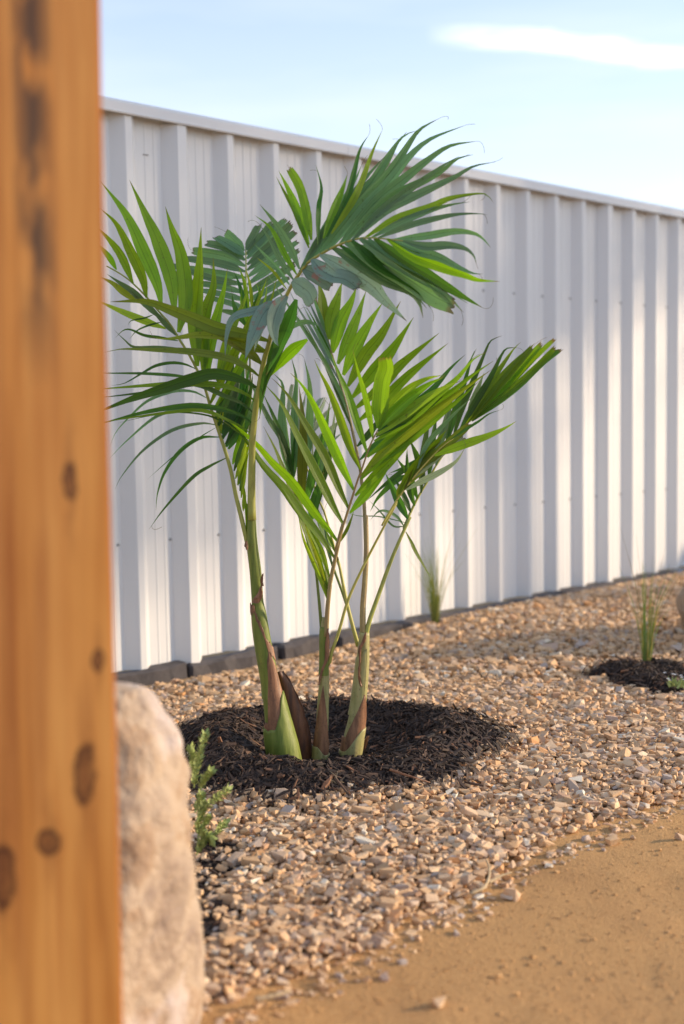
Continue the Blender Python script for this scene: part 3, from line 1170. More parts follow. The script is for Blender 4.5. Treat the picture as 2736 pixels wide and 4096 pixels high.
def return_fence():
    """The yard's side fence: meets the back fence beyond the frame and throws its shade on the last ribs in view."""
    s_c = 8.3
    C = fp(s_c, 0.03, 0)
    f = empty("side_fence", C)
    tag(f, "off-white steel side fence meeting the back fence at the corner of the yard", "fence")
    V, F = [], []
    t = 0.0
    pts = []
    while t < 6.0:
        pts += [(t, 0.0), (t + 0.124, 0.0), (t + 0.152, 0.048), (t + 0.178, 0.048)]
        t += PER
    for (a, o) in pts:
        p = FN * a - FD * o
        V += [p, p + Vector((0, 0, 1.79)), p + FD * 0.002 + Vector((0, 0, 1.79)), p + FD * 0.002]
    for i in range(len(pts) - 1):
        a, b = i * 4, i * 4 + 4
        for q in range(4):
            F.append((a + q, b + q, b + (q + 1) % 4, a + (q + 1) % 4))
    link("steel_sheet", mesh_py("steel_sheet", V, F), M["fence"], f)
    V = []
    for a in (0.0, 6.0):
        for (o, z) in ((-0.05, 1.755), (0.012, 1.755), (0.012, 1.803), (-0.05, 1.803)):
            V.append(FN * a + FD * o + Vector((0, 0, z)))
    link("top_rail", mesh_py("top_rail", V, [(0, 1, 5, 4), (1, 2, 6, 5), (2, 3, 7, 6), (3, 0, 4, 7), (0, 3, 2, 1), (4, 5, 6, 7)]), M["fence"], f)


return_fence()


def shade_tree():
    """Unseen tree added beyond the side fence; its crown breaks up the low sun."""
    rr = random.Random(12)
    D = 18.0
    h = Vector((math.sin(SUN_AZ), math.cos(SUN_AZ), 0))
    perp = Vector((-h.y, h.x, 0))
    foot = Vector((0.2, 5.2, 0)) + h * D
    t = empty("tree", foot)
    tag(t, "unseen leafy tree added beyond the yard corner to dapple the sunlight", "tree")
    rise = D * math.tan(SUN_EL)
    cz = rise + TREE_Z
    trunk_pts = [Vector((0, 0, -0.1)), Vector((0.1, 0.05, 2.5)), Vector((-0.05, 0.1, 5.0)), Vector((0, 0, cz + 0.8))]
    V, F = tube_geo(catmull(trunk_pts, 14), [0.22 - 0.011 * i for i in range(15)], 10)
    link("trunk", mesh_py("trunk", V, F, True), M["bark"], t)
    V, F = [], []
    for i in range(7):
        a = i * 0.9
        p = Vector((0, 0, cz - 1.2 + i * 0.3))
        e = Vector((0, 0, cz + 0.2 * i - 0.4)) + (perp * math.cos(a) + h * math.sin(a)) * 2.4
        v, f = tube_geo(catmull([p, p.lerp(e, 0.5) + Vector((0, 0, 0.25)), e], 8), [0.07 - 0.007 * k for k in range(9)], 6)
        F += [tuple(x + len(V) for x in q) for q in f]
        V += v
    link("limbs", mesh_py("limbs", V, F, True), M["bark"], t)
    V, F = [], []
    for c in range(TREE_CLUMPS):
        u = rr.uniform(0, 2 * math.pi)
        w = rr.uniform(-1, 1)
        q = rr.random() ** 0.45
        hr = math.sqrt(1 - w * w) * q
        cc = perp * (hr * math.cos(u) * 3.3) + h * (hr * math.sin(u) * 2.4) + Vector((0, 0, cz + w * q * TREE_H))
        for _ in range(26):
            p = cc + Vector((rr.gauss(0, 0.22), rr.gauss(0, 0.22), rr.gauss(0, 0.18)))
            d = Vector((rr.gauss(0, 1), rr.gauss(0, 1), rr.gauss(0, 0.7))).normalized()
            s = d.cross(Vector((rr.gauss(0, 1), rr.gauss(0, 1), rr.gauss(0, 1)))).normalized()
            L, W = rr.uniform(0.10, 0.17), rr.uniform(0.03, 0.05)
            b = len(V)
            V += [p - d * L * 0.5, p + s * W, p + d * L * 0.5, p - s * W]
            F.append((b, b + 1, b + 2, b + 3))
    link("crown", mesh_py("crown", V, F), M["tree_leaf"], t)


TREE_Z, TREE_H, TREE_CLUMPS = 2.35, 1.7, 560  # crown of the added, unseen tree, shaped for dappled shade on the fence
shade_tree()


# ------------------------------------------------------------------ timber post
def build_post():
    w, dpt, z0, z1 = 0.16, 0.14, -0.25, 1.75
    bm = bmesh.new()
    bmesh.ops.create_cube(bm, size=1)
    bmesh.ops.scale(bm, vec=(w, dpt, z1 - z0), verts=bm.verts)
    bmesh.ops.translate(bm, vec=(-w / 2, dpt / 2, (z0 + z1) / 2), verts=bm.verts)
    bmesh.ops.bevel(bm, geom=list(bm.edges), offset=0.003, segments=2, affect="EDGES")
    bmesh.ops.subdivide_edges(bm, edges=[e for e in bm.edges if e.calc_length() > 1.0], cuts=40)
    for v in bm.verts:
        v.co.x += 0.0010 * math.sin(v.co.z * 5.0) + random.uniform(-0.0003, 0.0003)
    me = bpy.data.meshes.new("timber_post")
    bm.to_mesh(me)
    bm.free()
    p0, p1 = at(489, 4096, POST_Y), at(401, 0, POST_Y)
    zax = (p1 - p0).normalized()
    xax = Vector((math.cos(POST_YAW), math.sin(POST_YAW), 0))
    yax = zax.cross(xax).normalized()
    xax = yax.cross(zax)
    mw = Matrix((xax, yax, zax)).transposed().to_4x4()
    mw.translation = p0 - zax * p0.z
    inv = mw.inverted()

    def face(x, y):
        d = inv.to_3x3() @ Vector(ray(x, y))
        o = inv @ Vector((0, 0, CAM_H))
        q = o + d * (-o.y / d.y)
        return q.x, q.z

    k = POST_Y / FPX
    knots = [(*face(x, y), rx * k, rz * k) for (x, y, rx, rz) in ((279, 1925, 28, 76), (340, 3100, 40, 100), (198, 3365, 40, 52), (392, 2640, 22, 40), (12, 3510, 44, 120))]
    o = link("timber_post", me, mat_timber(knots, face(128, 300)[0], face(128, 1560)[1]))
    o.matrix_world = mw
    tag(o, "orange oiled timber post with dark knots standing in front of the boulder", "post")


POST_Y, POST_YAW = 1.25, R(15)
build_post()


# ------------------------------------------------------------------ boulders
def blob(name, centre, rad, seed, mat, top_profile=None, subdiv=5, rough=0.05, flat=0.6):
    bm = bmesh.new()
    bmesh.ops.create_icosphere(bm, subdivisions=subdiv, radius=1)
    rr = random.Random(seed)
    planes = []
    for _ in range(14):
        n = Vector((rr.gauss(0, 1), rr.gauss(0, 1), rr.gauss(0, 1))).normalized()
        planes.append((n, rr.uniform(0.72, 0.95)))
    from mathutils import noise as mn
    for v in bm.verts:
        d = v.co.normalized()
        r = 1.0
        for n, h in planes:
            c = d.dot(n)
            if c > 0.05:
                r = min(r, h / c + 0.02)
        r = flat * r + (1 - flat) * 1.0
        r += rough * mn.fractal(d * 2.1 + Vector((seed, 0, 0)), 1.0, 2.0, 4) + 0.012 * mn.fractal(d * 9 + Vector((seed, 5, 0)), 1.0, 2.0, 3)
        # squarer than a ball
        m = max(abs(d.x), abs(d.y), abs(d.z))
        r *= 1 + 0.22 * (1 / max(m, 0.577) - 1) * 0.9
        v.co = Vector((d.x * rad[0], d.y * rad[1], d.z * rad[2])) * r
    for f in bm.faces:
        f.smooth = True
    me = bpy.data.meshes.new(name)
    bm.to_mesh(me)
    bm.free()
    o = link(name, me, mat)
    o.location = centre
    return o


def boulder_from_profile():
    """Standing boulder; its right-hand outline is the one in the photograph."""
    Yb = 1.64
    prof = [(380, 2668), (458, 2690), (524, 2722), (592, 2785), (668, 2880), (728, 2985), (765, 3110), (790, 3300), (803, 3560), (803, 3750), (818, 3900), (828, 3990), (815, 4120), (800, 4300)]
    pts = [at(x, y, Yb) for x, y in prof]
    cx, cy = -0.46, Yb
    zs = [p.z for p in pts][::-1]
    xs = [p.x - cx for p in pts][::-1]
    from mathutils import noise as mn
    V, F = [], []
    NZ, NA = 64, 72
    ztop, zbot = zs[-1] - 0.012, -0.08
    for i in range(NZ + 1):
        u = i / NZ
        z = zbot + (ztop - zbot) * (1 - (1 - u) ** 1.6)
        rx = float(np.interp(z, zs, xs)) - 0.006
        if z > zs[-1] - 0.03:
            rx = (float(np.interp(zs[-1] - 0.03, zs, xs)) - 0.006) * max(0.0, (ztop - z) / (ztop - zs[-1] + 0.03)) ** 0.5
        for k in range(NA):
            q = 2 * math.pi * k / NA
            c, s = math.cos(q), math.sin(q)
            e = 0.88
            ux, uy = math.copysign(abs(c) ** e, c), math.copysign(abs(s) ** e, s)
            h01 = max(0.0, min(1.0, (z - zbot) / (ztop - zbot)))
            ry = 0.235 * (1 - 0.72 * h01 ** 2.2) * min(1.0, rx / 0.10)
            if s > 0:
                ry *= 0.55
            p = Vector((rx * ux, ry * uy, z))
            nn = mn.fractal(Vector((ux, uy, z * 3)) * 1.9, 1.0, 2.0, 4) * 0.026 + mn.fractal(Vector((ux * 5, uy * 5, z * 22)), 0.8, 2.0, 4) * 0.010
            side = 1 - abs(c) ** 4 * 0.5
            p += Vector((ux, uy, 0)) * nn * side
            V.append(p)
    for i in range(NZ):
        for k in range(NA):
            k2 = (k + 1) % NA
            F.append((i * NA + k, i * NA + k2, (i + 1) * NA + k2, (i + 1) * NA + k))
    V.append(Vector((0, 0, ztop + 0.002)))
    for k in range(NA):
        F.append((NZ * NA + k, NZ * NA + (k + 1) % NA, len(V) - 1))
    F.append(tuple(range(NA))[::-1])
    o = link("boulder", mesh_py("boulder", V, F, True), M["boulder"])
    o.location = (cx, cy, 0)
    tag(o, "large tan sandstone boulder standing behind the timber post", "boulder")


boulder_from_profile()
pb = on_ground(2690, 2590)
b2 = blob("boulder", (pb.x + 0.37, pb.y + 0.2, 0.10), (0.29, 0.26, 0.26), 4, M["boulder"])
tag(b2, "brown boulder at the picture edge beside the mulch patch with tall grass", "boulder")


# ------------------------------------------------------------------ palms
CROPS = {"F": (0, 0, 1.0), "c3": (400, 450, 1.742), "c4": (1000, 450, 1.568), "c5": (400, 1200, 1.742), "c6": (1100, 1200, 1.3067), "c7": (900, 2000, 1.742),
         "d1": (400, 1100, 2.24), "d2": (900, 1050, 2.24), "d3": (1000, 1500, 2.24), "d4": (1400, 1300, 1.7422), "d5": (850, 1800, 2.6133)}


def to_px(crop, x, y):
    ox, oy, s = CROPS[crop]
    return ox + x / s, oy + y / s


def parse_pts(tokens):
    """'d1 10,20 30,40 c3 5,6' -> list of photograph pixels, and the last scale used."""
    crop, out, sc = "F", [], 1.0
    for t in tokens:
        if t in CROPS:
            crop = t
        else:
            x, y = t.split(",")
            out.append(to_px(crop, float(x), float(y)))
    return out, CROPS[crop][2]


def leaflet_mesh(pts, wmax, twist, fold, inv, rr, blunt=False, hairs=0):
    """A narrow blade pleated along its length; blunt ones end torn and square, as on old fronds."""
    n = 20
    C = catmull(pts, n)
    V, F, UV = [], [], []
    cols = 9
    view = Vector((0, -1, 0.12)).normalized()
    wob = [rr.uniform(-1, 1) for _ in range(n + 1)]
    rag = [rr.uniform(-0.09, 0.03) for _ in range(cols)]
    full = (C[n] - C[n - 4]).length * 2.2
    for i, p in enumerate(C):
        t = i / n
        tan = (C[min(i + 1, n)] - C[max(i - 1, 0)]).normalized()
        side = tan.cross(view)
        if side.length < 1e-3:
            side = Vector((1, 0, 0))
        side.normalize()
        nrm = side.cross(tan).normalized()
        tw = twist + 0.40 * (t - 0.4) * (1 if twist >= 0 else -1)
        sd = side * math.cos(tw) + nrm * math.sin(tw)
        nn = nrm * math.cos(tw) - side * math.sin(tw)
        base = 0.22 + 0.78 * math.sin(min(1.0, t / 0.34) * math.pi / 2) ** 1.1
        if blunt:
            tip = 1.0 if t < 0.8 else 1 - 0.28 * ((t - 0.8) / 0.2) ** 2
        else:
            u = max(0.0, (t - 0.40) / 0.60)
            tip = (1 - u ** 1.45) * (1 - 0.30 * u ** 3) + 0.02
        w = 0.5 * wmax * base * tip * (1 + 0.035 * wob[i])
        for k in range(cols):
            u = -1 + 2 * k / (cols - 1)
            ple = 0.07 * w * (1 if k % 2 else 0)
            q = p + sd * (u * w) + nn * (abs(u) * w * fold + ple)
            if blunt and i == n:
                q = q + tan * (rag[k] * full)
            V.append(inv @ q)
            UV.append((k / (cols - 1), t))
    for i in range(n):
        for k in range(cols - 1):
            a = i * cols + k
            F.append((a, a + 1, a + cols + 1, a + cols))
    # dried threads curling off the tip
    for _ in range(hairs):
        d = (C[n] - C[n - 2]).normalized()
        p = C[n - rr.choice((0, 0, 1, 2))].copy()
        L = rr.uniform(0.015, 0.042)
        bend = Vector((rr.gauss(0, 1), rr.gauss(0, 0.5), rr.gauss(0.1, 1))) * 0.22
        b = len(V)
        for k in range(9):
            sd = d.cross(view)
            sd = sd.normalized() * 0.00035 if sd.length > 1e-4 else Vector((0.00035, 0, 0))
            V += [inv @ (p - sd), inv @ (p + sd)]
            UV += [(0.3, 1.0), (0.7, 1.0)]
            d = (d + bend * rr.uniform(0.4, 1.4)).normalized()
            p = p + d * L / 8
        F += [(b + 2 * k, b + 2 * k + 1, b + 2 * k + 3, b + 2 * k + 2) for k in range(8)]
    me = mesh_py("leaflet", V, F, True)
    ul = me.uv_layers.new(name="UVMap")
    li = np.zeros(len(me.loops), np.int32)
    me.loops.foreach_get("vertex_index", li)
    ul.data.foreach_set("uv", np.array(UV, np.float32)[li].ravel())
    return me


def build_frond(palm, spec, rr):
    """spec: dict with stem ('crop x,y ...'), depth (base, tip), r (base, tip radius), mat, leaves (text lines)."""
    px, _ = parse_pts(spec["stem"].split())
    d0, d1 = spec["depth"]
    L = [0]
    for a, b in zip(px, px[1:]):
        L.append(L[-1] + math.hypot(b[0] - a[0], b[1] - a[1]))
    power = spec.get("pow", 1.4)
    P3 = [at(p[0], p[1], d0 + (d1 - d0) * (l / L[-1]) ** power) for p, l in zip(px, L)]
    n = 40
    C = catmull(P3, n)
    r0, r1 = spec["r"]
    rad = [r0 + (r1 - r0) * (i / n) ** 0.8 for i in range(n + 1)]
    inv = palm.matrix_world.inverted()
    V, F = tube_geo([inv @ c for c in C], rad, 8)
    fr = link("frond", mesh_py("frond", V, F, True), M[spec["mat"]], palm)
    prj = [project(np.array([c]))[:2] for c in C]
    prj = [(float(a[0]), float(b[0])) for a, b in prj]
    for line in spec["leaves"].strip().splitlines():
        tk = line.split()
        if not tk:
            continue
        col, w, dy = tk[0], float(tk[1]), float(tk[2])
        blunt = col.endswith("!")
        col = col.rstrip("!")
        pts, sc = parse_pts(tk[3:])
        q = min(range(n + 1), key=lambda i: (prj[i][0] - pts[0][0]) ** 2 + (prj[i][1] - pts[0][1]) ** 2)
        Yb = C[q].y
        m = len(pts)
        dd = dy * rr.uniform(0.7, 1.3) + rr.uniform(-0.012, 0.012)
        W3 = [at(p[0], p[1], Yb - 0.002 + dd * (i / (m - 1))) for i, p in enumerate(pts)]
        width = w / sc * (Yb + dd * 0.4) / FPX * 0.98
        twist = rr.choice((-1, 1)) * rr.uniform(0.15, 0.55)
        width /= math.cos(twist) * 0.97
        me = leaflet_mesh(W3, width, twist, rr.uniform(0.12, 0.34), inv, rr, blunt, rr.choice((0, 1, 1)) if (tk[3] == "c4" and not blunt) else rr.choice((0, 0, 0, 1)))
        link("leaflet", me, M[col], fr)
    return fr


def shell(palm, axis, name, mat, z_lo, top_fn, grow, n_a=28, n_h=16, a0=-math.pi, a1=math.pi, thick=0.0018):
    """A leaf sheath wrapped round the trunk: axis = [(point, radius)], heights are fractions of the axis; top_fn(angle) -> fraction.
    Angle 0 faces the camera, positive to the right."""
    P = [Vector(a[0]) for a in axis]
    Rr = [a[1] for a in axis]
    C = catmull(P, 60)
    Z = np.linspace(0, 1, 61)
    RR = np.interp(Z, np.linspace(0, 1, len(Rr)), Rr)
    inv = palm.matrix_world.inverted()

    def pt(f, ang, extra):
        f = min(max(f, 0), 1)
        i = f * 60
        j = min(int(i), 59)
        c = C[j].lerp(C[j + 1], i - j)
        r = float(np.interp(f, Z, RR)) + extra
        return inv @ (c + Vector((math.sin(ang), -math.cos(ang), 0)) * r)

    full = abs((a1 - a0) - 2 * math.pi) < 1e-3
    V, F = [], []
    for lay in (0, 1):
        for i in range(n_a + 1):
            ang = a0 + (a1 - a0) * i / n_a
            top = top_fn(ang)
            low = z_lo(ang) if callable(z_lo) else z_lo
            for j in range(n_h + 1):
                g = j / n_h
                f = low + (top - low) * g
                V.append(pt(f, ang, grow + (thick if lay == 0 else 0.0)))
    W = n_h + 1
    half = (n_a + 1) * W
    for i in range(n_a):
        for j in range(n_h):
            a = i * W + j
            F.append((a, a + W, a + W + 1, a + 1))
            F.append((half + a, half + a + 1, half + a + W + 1, half + a + W))
        a = i * W + n_h
        F.append((a, a + W, half + a + W, half + a))
    if not full:
        for i in (0, n_a):
            for j in range(n_h):
                a = i * W + j
                F.append((a, a + 1, half + a + 1, half + a))
    return link(name, mesh_py(name, V, F, True), mat, palm)


def axis_from_px(rows, Y):
    """rows: (x, y, width) in photograph pixels -> [(point, radius)]"""
    out = []
    for (x, y, w) in rows:
        p = at(x, y, Y)
        out.append((p, 0.5 * w / FPX * Y * 1.02))
    return out


def trunk(palm, axis, mat, n=50, name="trunk"):
    P = [a[0] for a in axis]
    C = catmull(P, n)
    L = [0]
    for a, b in zip(P, P[1:]):
        L.append(L[-1] + (b - a).length)
    rad = [float(np.interp(i / n * L[-1], L, [a[1] for a in axis])) for i in range(n + 1)]
    inv = palm.matrix_world.inverted()
    V, F = tube_geo([inv @ c for c in C], rad, 20)
    return link(name, mesh_py(name, V, F, True), mat, palm)


def strip(palm, name, mat, rows, Y, dY=0.0, curl=0.5, thick=0.002, tilt=0.0):
    """A dry curled strip: rows (x, y, width) in pixels, curled in section."""
    inv = palm.matrix_world.inverted()
    C = catmull([at(x, y, Y + dY * i / (len(rows) - 1)) for i, (x, y, w) in enumerate(rows)], 18)
    Wd = [float(np.interp(i / 18 * (len(rows) - 1), range(len(rows)), [r[2] for r in rows])) * Y / FPX for i in range(19)]
    V, F = [], []
    K = 7
    for lay in (0, 1):
        for i, c in enumerate(C):
            for k in range(K):
                u = -1 + 2 * k / (K - 1)
                a = u * curl * 1.6
                x = math.sin(a) / max(0.3, math.sin(curl * 1.6)) * Wd[i] / 2
                y = (1 - math.cos(a)) * Wd[i] * 0.5
                rag = random.uniform(-0.0012, 0.0012)
                V.append(inv @ (c + Vector((x * math.cos(tilt) + rag, y + x * math.sin(tilt) + lay * thick, rag))))
    half = 19 * K
    for i in range(18):
        for k in range(K - 1):
            a = i * K + k
            F.append((a, a + 1, a + K + 1, a + K))
            F.append((half + a, half + a + K, half + a + K + 1, half + a + 1))
        for k in (0, K - 1):
            a = i * K + k
            F.append((a, a + K, half + a + K, half + a))
    for i in (0, 18):
        for k in range(K - 1):
            a = i * K + k
            F.append((a, half + a, half + a + 1, a + 1))
    return link(name, mesh_py(name, V, F, True), mat, palm)


def new_palm(name, px, Y, label):
    p = at(px[0], px[1], Y)
    e = empty(name, p)
    bpy.context.view_layer.update()
    tag(e, label, "palm", "palms planted in the mulch ring")
    return e


YA, YB, YC = 2.86, 2.91, 2.92
palmA = new_palm("palm", (1140, 3045), YA, "tallest palm with the thick bright green trunk and large arching fronds")
palmB = new_palm("palm", (1283, 3035), YB, "slim palm with a brown sheathed stem between the two others")
palmC = new_palm("palm", (1405, 3035), YC, "palm with a pale stem leaning away from the slim middle stem")

# tall palm: trunk and sheaths
axA = axis_from_px([(1142, 3075, 124), (1138, 3040, 120), (1105, 2861, 95), (1080, 2717, 70), (1053, 2574, 66), (1036, 2459, 60), (1030, 2402, 46), (1022, 2287, 47), (1008, 2172, 44), (1006, 2060, 33), (1007, 1990, 28)], YA)
trunk(palmA, axA, M["stem_green"])


def diag(base, amp, phase, sharp=1.0):
    def fn(a):
        q = math.cos(a - phase)
        return base + amp * math.copysign(abs(q) ** sharp, q)
    return fn


shell(palmA, axA[:7], "sheath", M["stem_green"], 0.0, lambda a: 0.25 + 0.21 * sstep(-0.45, 1.15, a) ** 1.2 - 0.10 * sstep(1.7, 3.0, abs(a)) + 0.006 * math.sin(11 * a), 0.0034, n_a=48)
shell(palmA, axA[:7], "dry_sheath", M["dead"], 0.14, lambda a: 0.28 + 0.44 * max(0.0, 1 - (abs(a - 0.55) / 1.25) ** 1.5) + 0.012 * math.sin(13 * a), 0.0016, n_a=48, a0=-1.25, a1=2.1)


def rim_top(a):
    return 0.975 - 0.235 * sstep(-0.75, 1.05, a) + 0.010 * math.sin(9 * a) + 0.007 * math.sin(23 * a)


shell(palmA, axA[:7], "sheath", M["stem_green"], 0.42, lambda a: rim_top(a) - 0.03, 0.0012, n_a=40, a0=-2.4, a1=1.2)
shell(palmA, axA[:7], "sheath_rim", M["dead"], lambda a: rim_top(a) - 0.045 - 0.035 * sstep(-0.4, 0.9, a) - 0.006 * math.sin(17 * a), rim_top, 0.0026, n_a=48, n_h=6, a0=-1.7, a1=1.3)
strip(palmA, "torn_sheath", M["dead"], [(1044, 2345, 5), (1040, 2375, 16), (1028, 2398, 34), (1022, 2412, 30)], YA - 0.024, 0, 0.5)
strip(palmA, "dead_sheath", M["dead_dark"], [(1120, 2688, 26), (1142, 2740, 62), (1168, 2830, 84), (1194, 2920, 88), (1206, 2990, 84), (1208, 3060, 74)], YA + 0.012, 0.02, 0.75, 0.003, 0.35)
strip(palmA, "torn_sheath", M["dead"], [(1052, 2295, 4), (1047, 2318, 10), (1050, 2345, 8)], YA - 0.02, 0, 0.4)
strip(palmA, "torn_sheath", M["dead"], [(985, 2163, 4), (984, 2178, 14), (988, 2200, 6)], YA - 0.022, 0, 0.4)

# slim middle palm
axB = axis_from_px([(1282, 3070, 58), (1282, 3030, 57), (1287, 2940, 52), (1293, 2800, 46), (1297, 2700, 38), (1297, 2610, 32), (1296, 2540, 30), (1300, 2470, 26)], YB)
trunk(palmB, axB, M["stem_pale"])
shell(palmB, axB, "sheath", M["stem_pale"], 0.0, lambda a: 0.10 + 0.06 * sstep(0.6, -0.5, a), 0.0026)
shell(palmB, axB, "dry_sheath", M["dead"], 0.0, lambda a: 0.20 + 0.36 * max(0.0, 1 - abs(a + 0.1) / 1.1) ** 0.8, 0.0014, a0=-1.5, a1=1.2)
shell(palmB, axB, "sheath", M["stem_green"], 0.62, lambda a: 0.94, 0.0012, a0=-1.4, a1=0.9)
strip(palmB, "torn_sheath", M["dead"], [(1312, 2515, 5), (1308, 2600, 16), (1305, 2640, 14), (1285, 2690, 10), (1276, 2740, 7)], YB - 0.016, 0, 0.5)

# pale leaning palm
axC = axis_from_px([(1398, 3068, 82), (1400, 3030, 80), (1412, 2950, 76), (1428, 2860, 62), (1442, 2750, 58), (1450, 2660, 54), (1455, 2580, 46), (1458, 2530, 40)], YC)
trunk(palmC, axC, M["stem_pale"])
shell(palmC, axC, "sheath", M["stem_pale"], 0.0, lambda a: 0.14 + 0.16 * sstep(-0.7, 0.9, a), 0.0030)
shell(palmC, axC, "dry_sheath", M["dead"], 0.02, lambda a: 0.24 + 0.32 * max(0.0, 1 - abs(a - 0.6) / 1.4) ** 0.8, 0.0016, a0=-1.5, a1=1.7)
shell(palmC, axC, "sheath", M["stem_pale"], 0.40, lambda a: 0.86 + 0.05 * math.sin(a), 0.0012, a0=-2.2, a1=0.5)
strip(palmC, "torn_sheath", M["dead"], [(1463, 2530, 6), (1455, 2565, 16), (1440, 2595, 10), (1440, 2640, 7), (1436, 2700, 8), (1445, 2745, 6)], YC - 0.022, 0, 0.5)
strip(palmC, "dead_sheath", M["dead"], [(1446, 2940, 12), (1442, 2970, 26), (1436, 3010, 26), (1434, 3040, 22)], YC + 0.02, 0, 0.7, 0.003, 0.4)
strip(palmC, "dead_sheath", M["dead"], [(1472, 2945, 8), (1460, 2975, 22), (1448, 3015, 22), (1440, 3040, 18)], YC + 0.03, 0, 0.7, 0.003, -0.3)

rrA = random.Random(21)
A1 = dict(stem="d5 375,1010 355,930 300,700 245,480 200,250 160,100 130,0 d1 1050,1360 990,1180 930,980 860,830 790,700 720,590 620,430 530,330 430,210 300,80 200,0 60,-80",
          depth=(2.860, 2.835), r=(0.0058, 0.0016), mat="stem_olive", leaves="""
g 85 .02 c3 425,1340 395,1200 300,980 180,720 0,475
g 95 .03 c3 522,1400 490,1150 395,880 320,720 205,470
g 105 .03 c3 549,1533 600,1300 570,1000 500,800 455,655
g 62 .02 F 790,1465 785,1300 790,1200 800,1080 805,909
g 54 .02 d1 925,880 935,700 920,500 960,300 1020,100 F 853,1030
g 48 .02 d1 960,960 970,750 1000,600 1060,350 1110,150 F 910,1073
g 95 .02 d1 1050,950 1120,700 1200,450 1290,250 1330,80
g 78 .02 d1 990,1150 1130,850 1300,500 1390,300 1440,130
g 70 .02 d1 1020,1200 1180,950 1350,600 1470,250 1500,50
d 80 .03 d1 1040,1280 1150,1000 1185,850 1200,720
d 80 .05 d1 1060,1350 1190,1080 1225,850 1240,680
d 75 .06 d1 1085,1420 1230,1120 1275,900 1290,740
d 70 .06 d1 1100,1470 1270,1150 1320,950 1340,780
d 70 .06 d1 1125,1520 1290,1250 1350,1050 1370,880
d 70 .05 d1 1150,1560 1320,1300 1375,1150 1395,980
d 85 .05 d1 1100,1460 1170,1250 1210,1000 1230,860
d 85 .06 d1 1130,1540 1250,1280 1300,1100 1330,920
l 60 .01 d1 1085,1420 1075,1330 1090,1200 1110,1080
g 62 .00 d5 210,150 270,-50 310,-200 340,-330
d 60 .01 d5 225,220 300,0 350,-180 390,-300
l 55 .00 d5 240,300 310,100 350,-60 380,-200
g 60 .01 d5 265,370 320,150 365,0 395,-120
d 45 .01 d5 285,430 315,250 345,100 375,-60
g 45 .00 d5 300,500 320,350 350,150 385,0
l 40 .00 d5 320,640 330,520 330,420 318,350
g 36 .00 d5 360,880 360,700 340,520 322,380
d 42 .01 d5 378,760 370,640 350,560 330,520
g 70 -.02 c3 325,1290 300,1150 220,970 120,780 5,670
g 55 -.02 c3 230,1190 150,1000 60,880 -30,790
g 40 -.02 c3 115,1095 60,1000 -30,900
l 60 -.05 d1 330,240 200,150 100,70 -20,10
b 50 -.03 d1 430,260 300,150 180,70 60,-10
b 50 -.02 d1 560,400 440,290 320,190 210,90
b 45 -.02 d1 680,540 590,440 500,340 390,240
l 66 -.06 d1 590,480 430,425 230,345 20,250 -40,210
d 14 -.03 d1 480,355 400,385 280,410 250,455
d 16 -.04 d1 560,420 440,450 330,500 260,580
d 26 -.06 d1 700,590 550,562 400,540 280,490 210,495 135,565
b 32 -.06 d1 755,665 520,650 310,645 220,580 130,495
d 30 -.07 d1 855,840 760,800 640,788 500,815 380,880 220,970 100,990
d 30 -.08 d1 890,940 700,905 400,885 30,880 -60,878
b 32 -.08 d1 950,1100 850,1050 720,1038 600,1060 430,1130 300,1240 150,1400 90,1530
b 26 -.06 c5 805,870 700,860 500,910 300,1050 150,1230 105,1320
d 25 -.06 c5 835,955 700,960 560,1050 450,1200 400,1350 390,1470
d 23 -.06 c5 880,1100 760,1160 640,1240 450,1450 340,1600
d 9 -.05 c5 815,885 690,960 500,1100 330,1250
b 25 -.06 c5 760,750 600,760 400,810 200,970 60,1110
""")
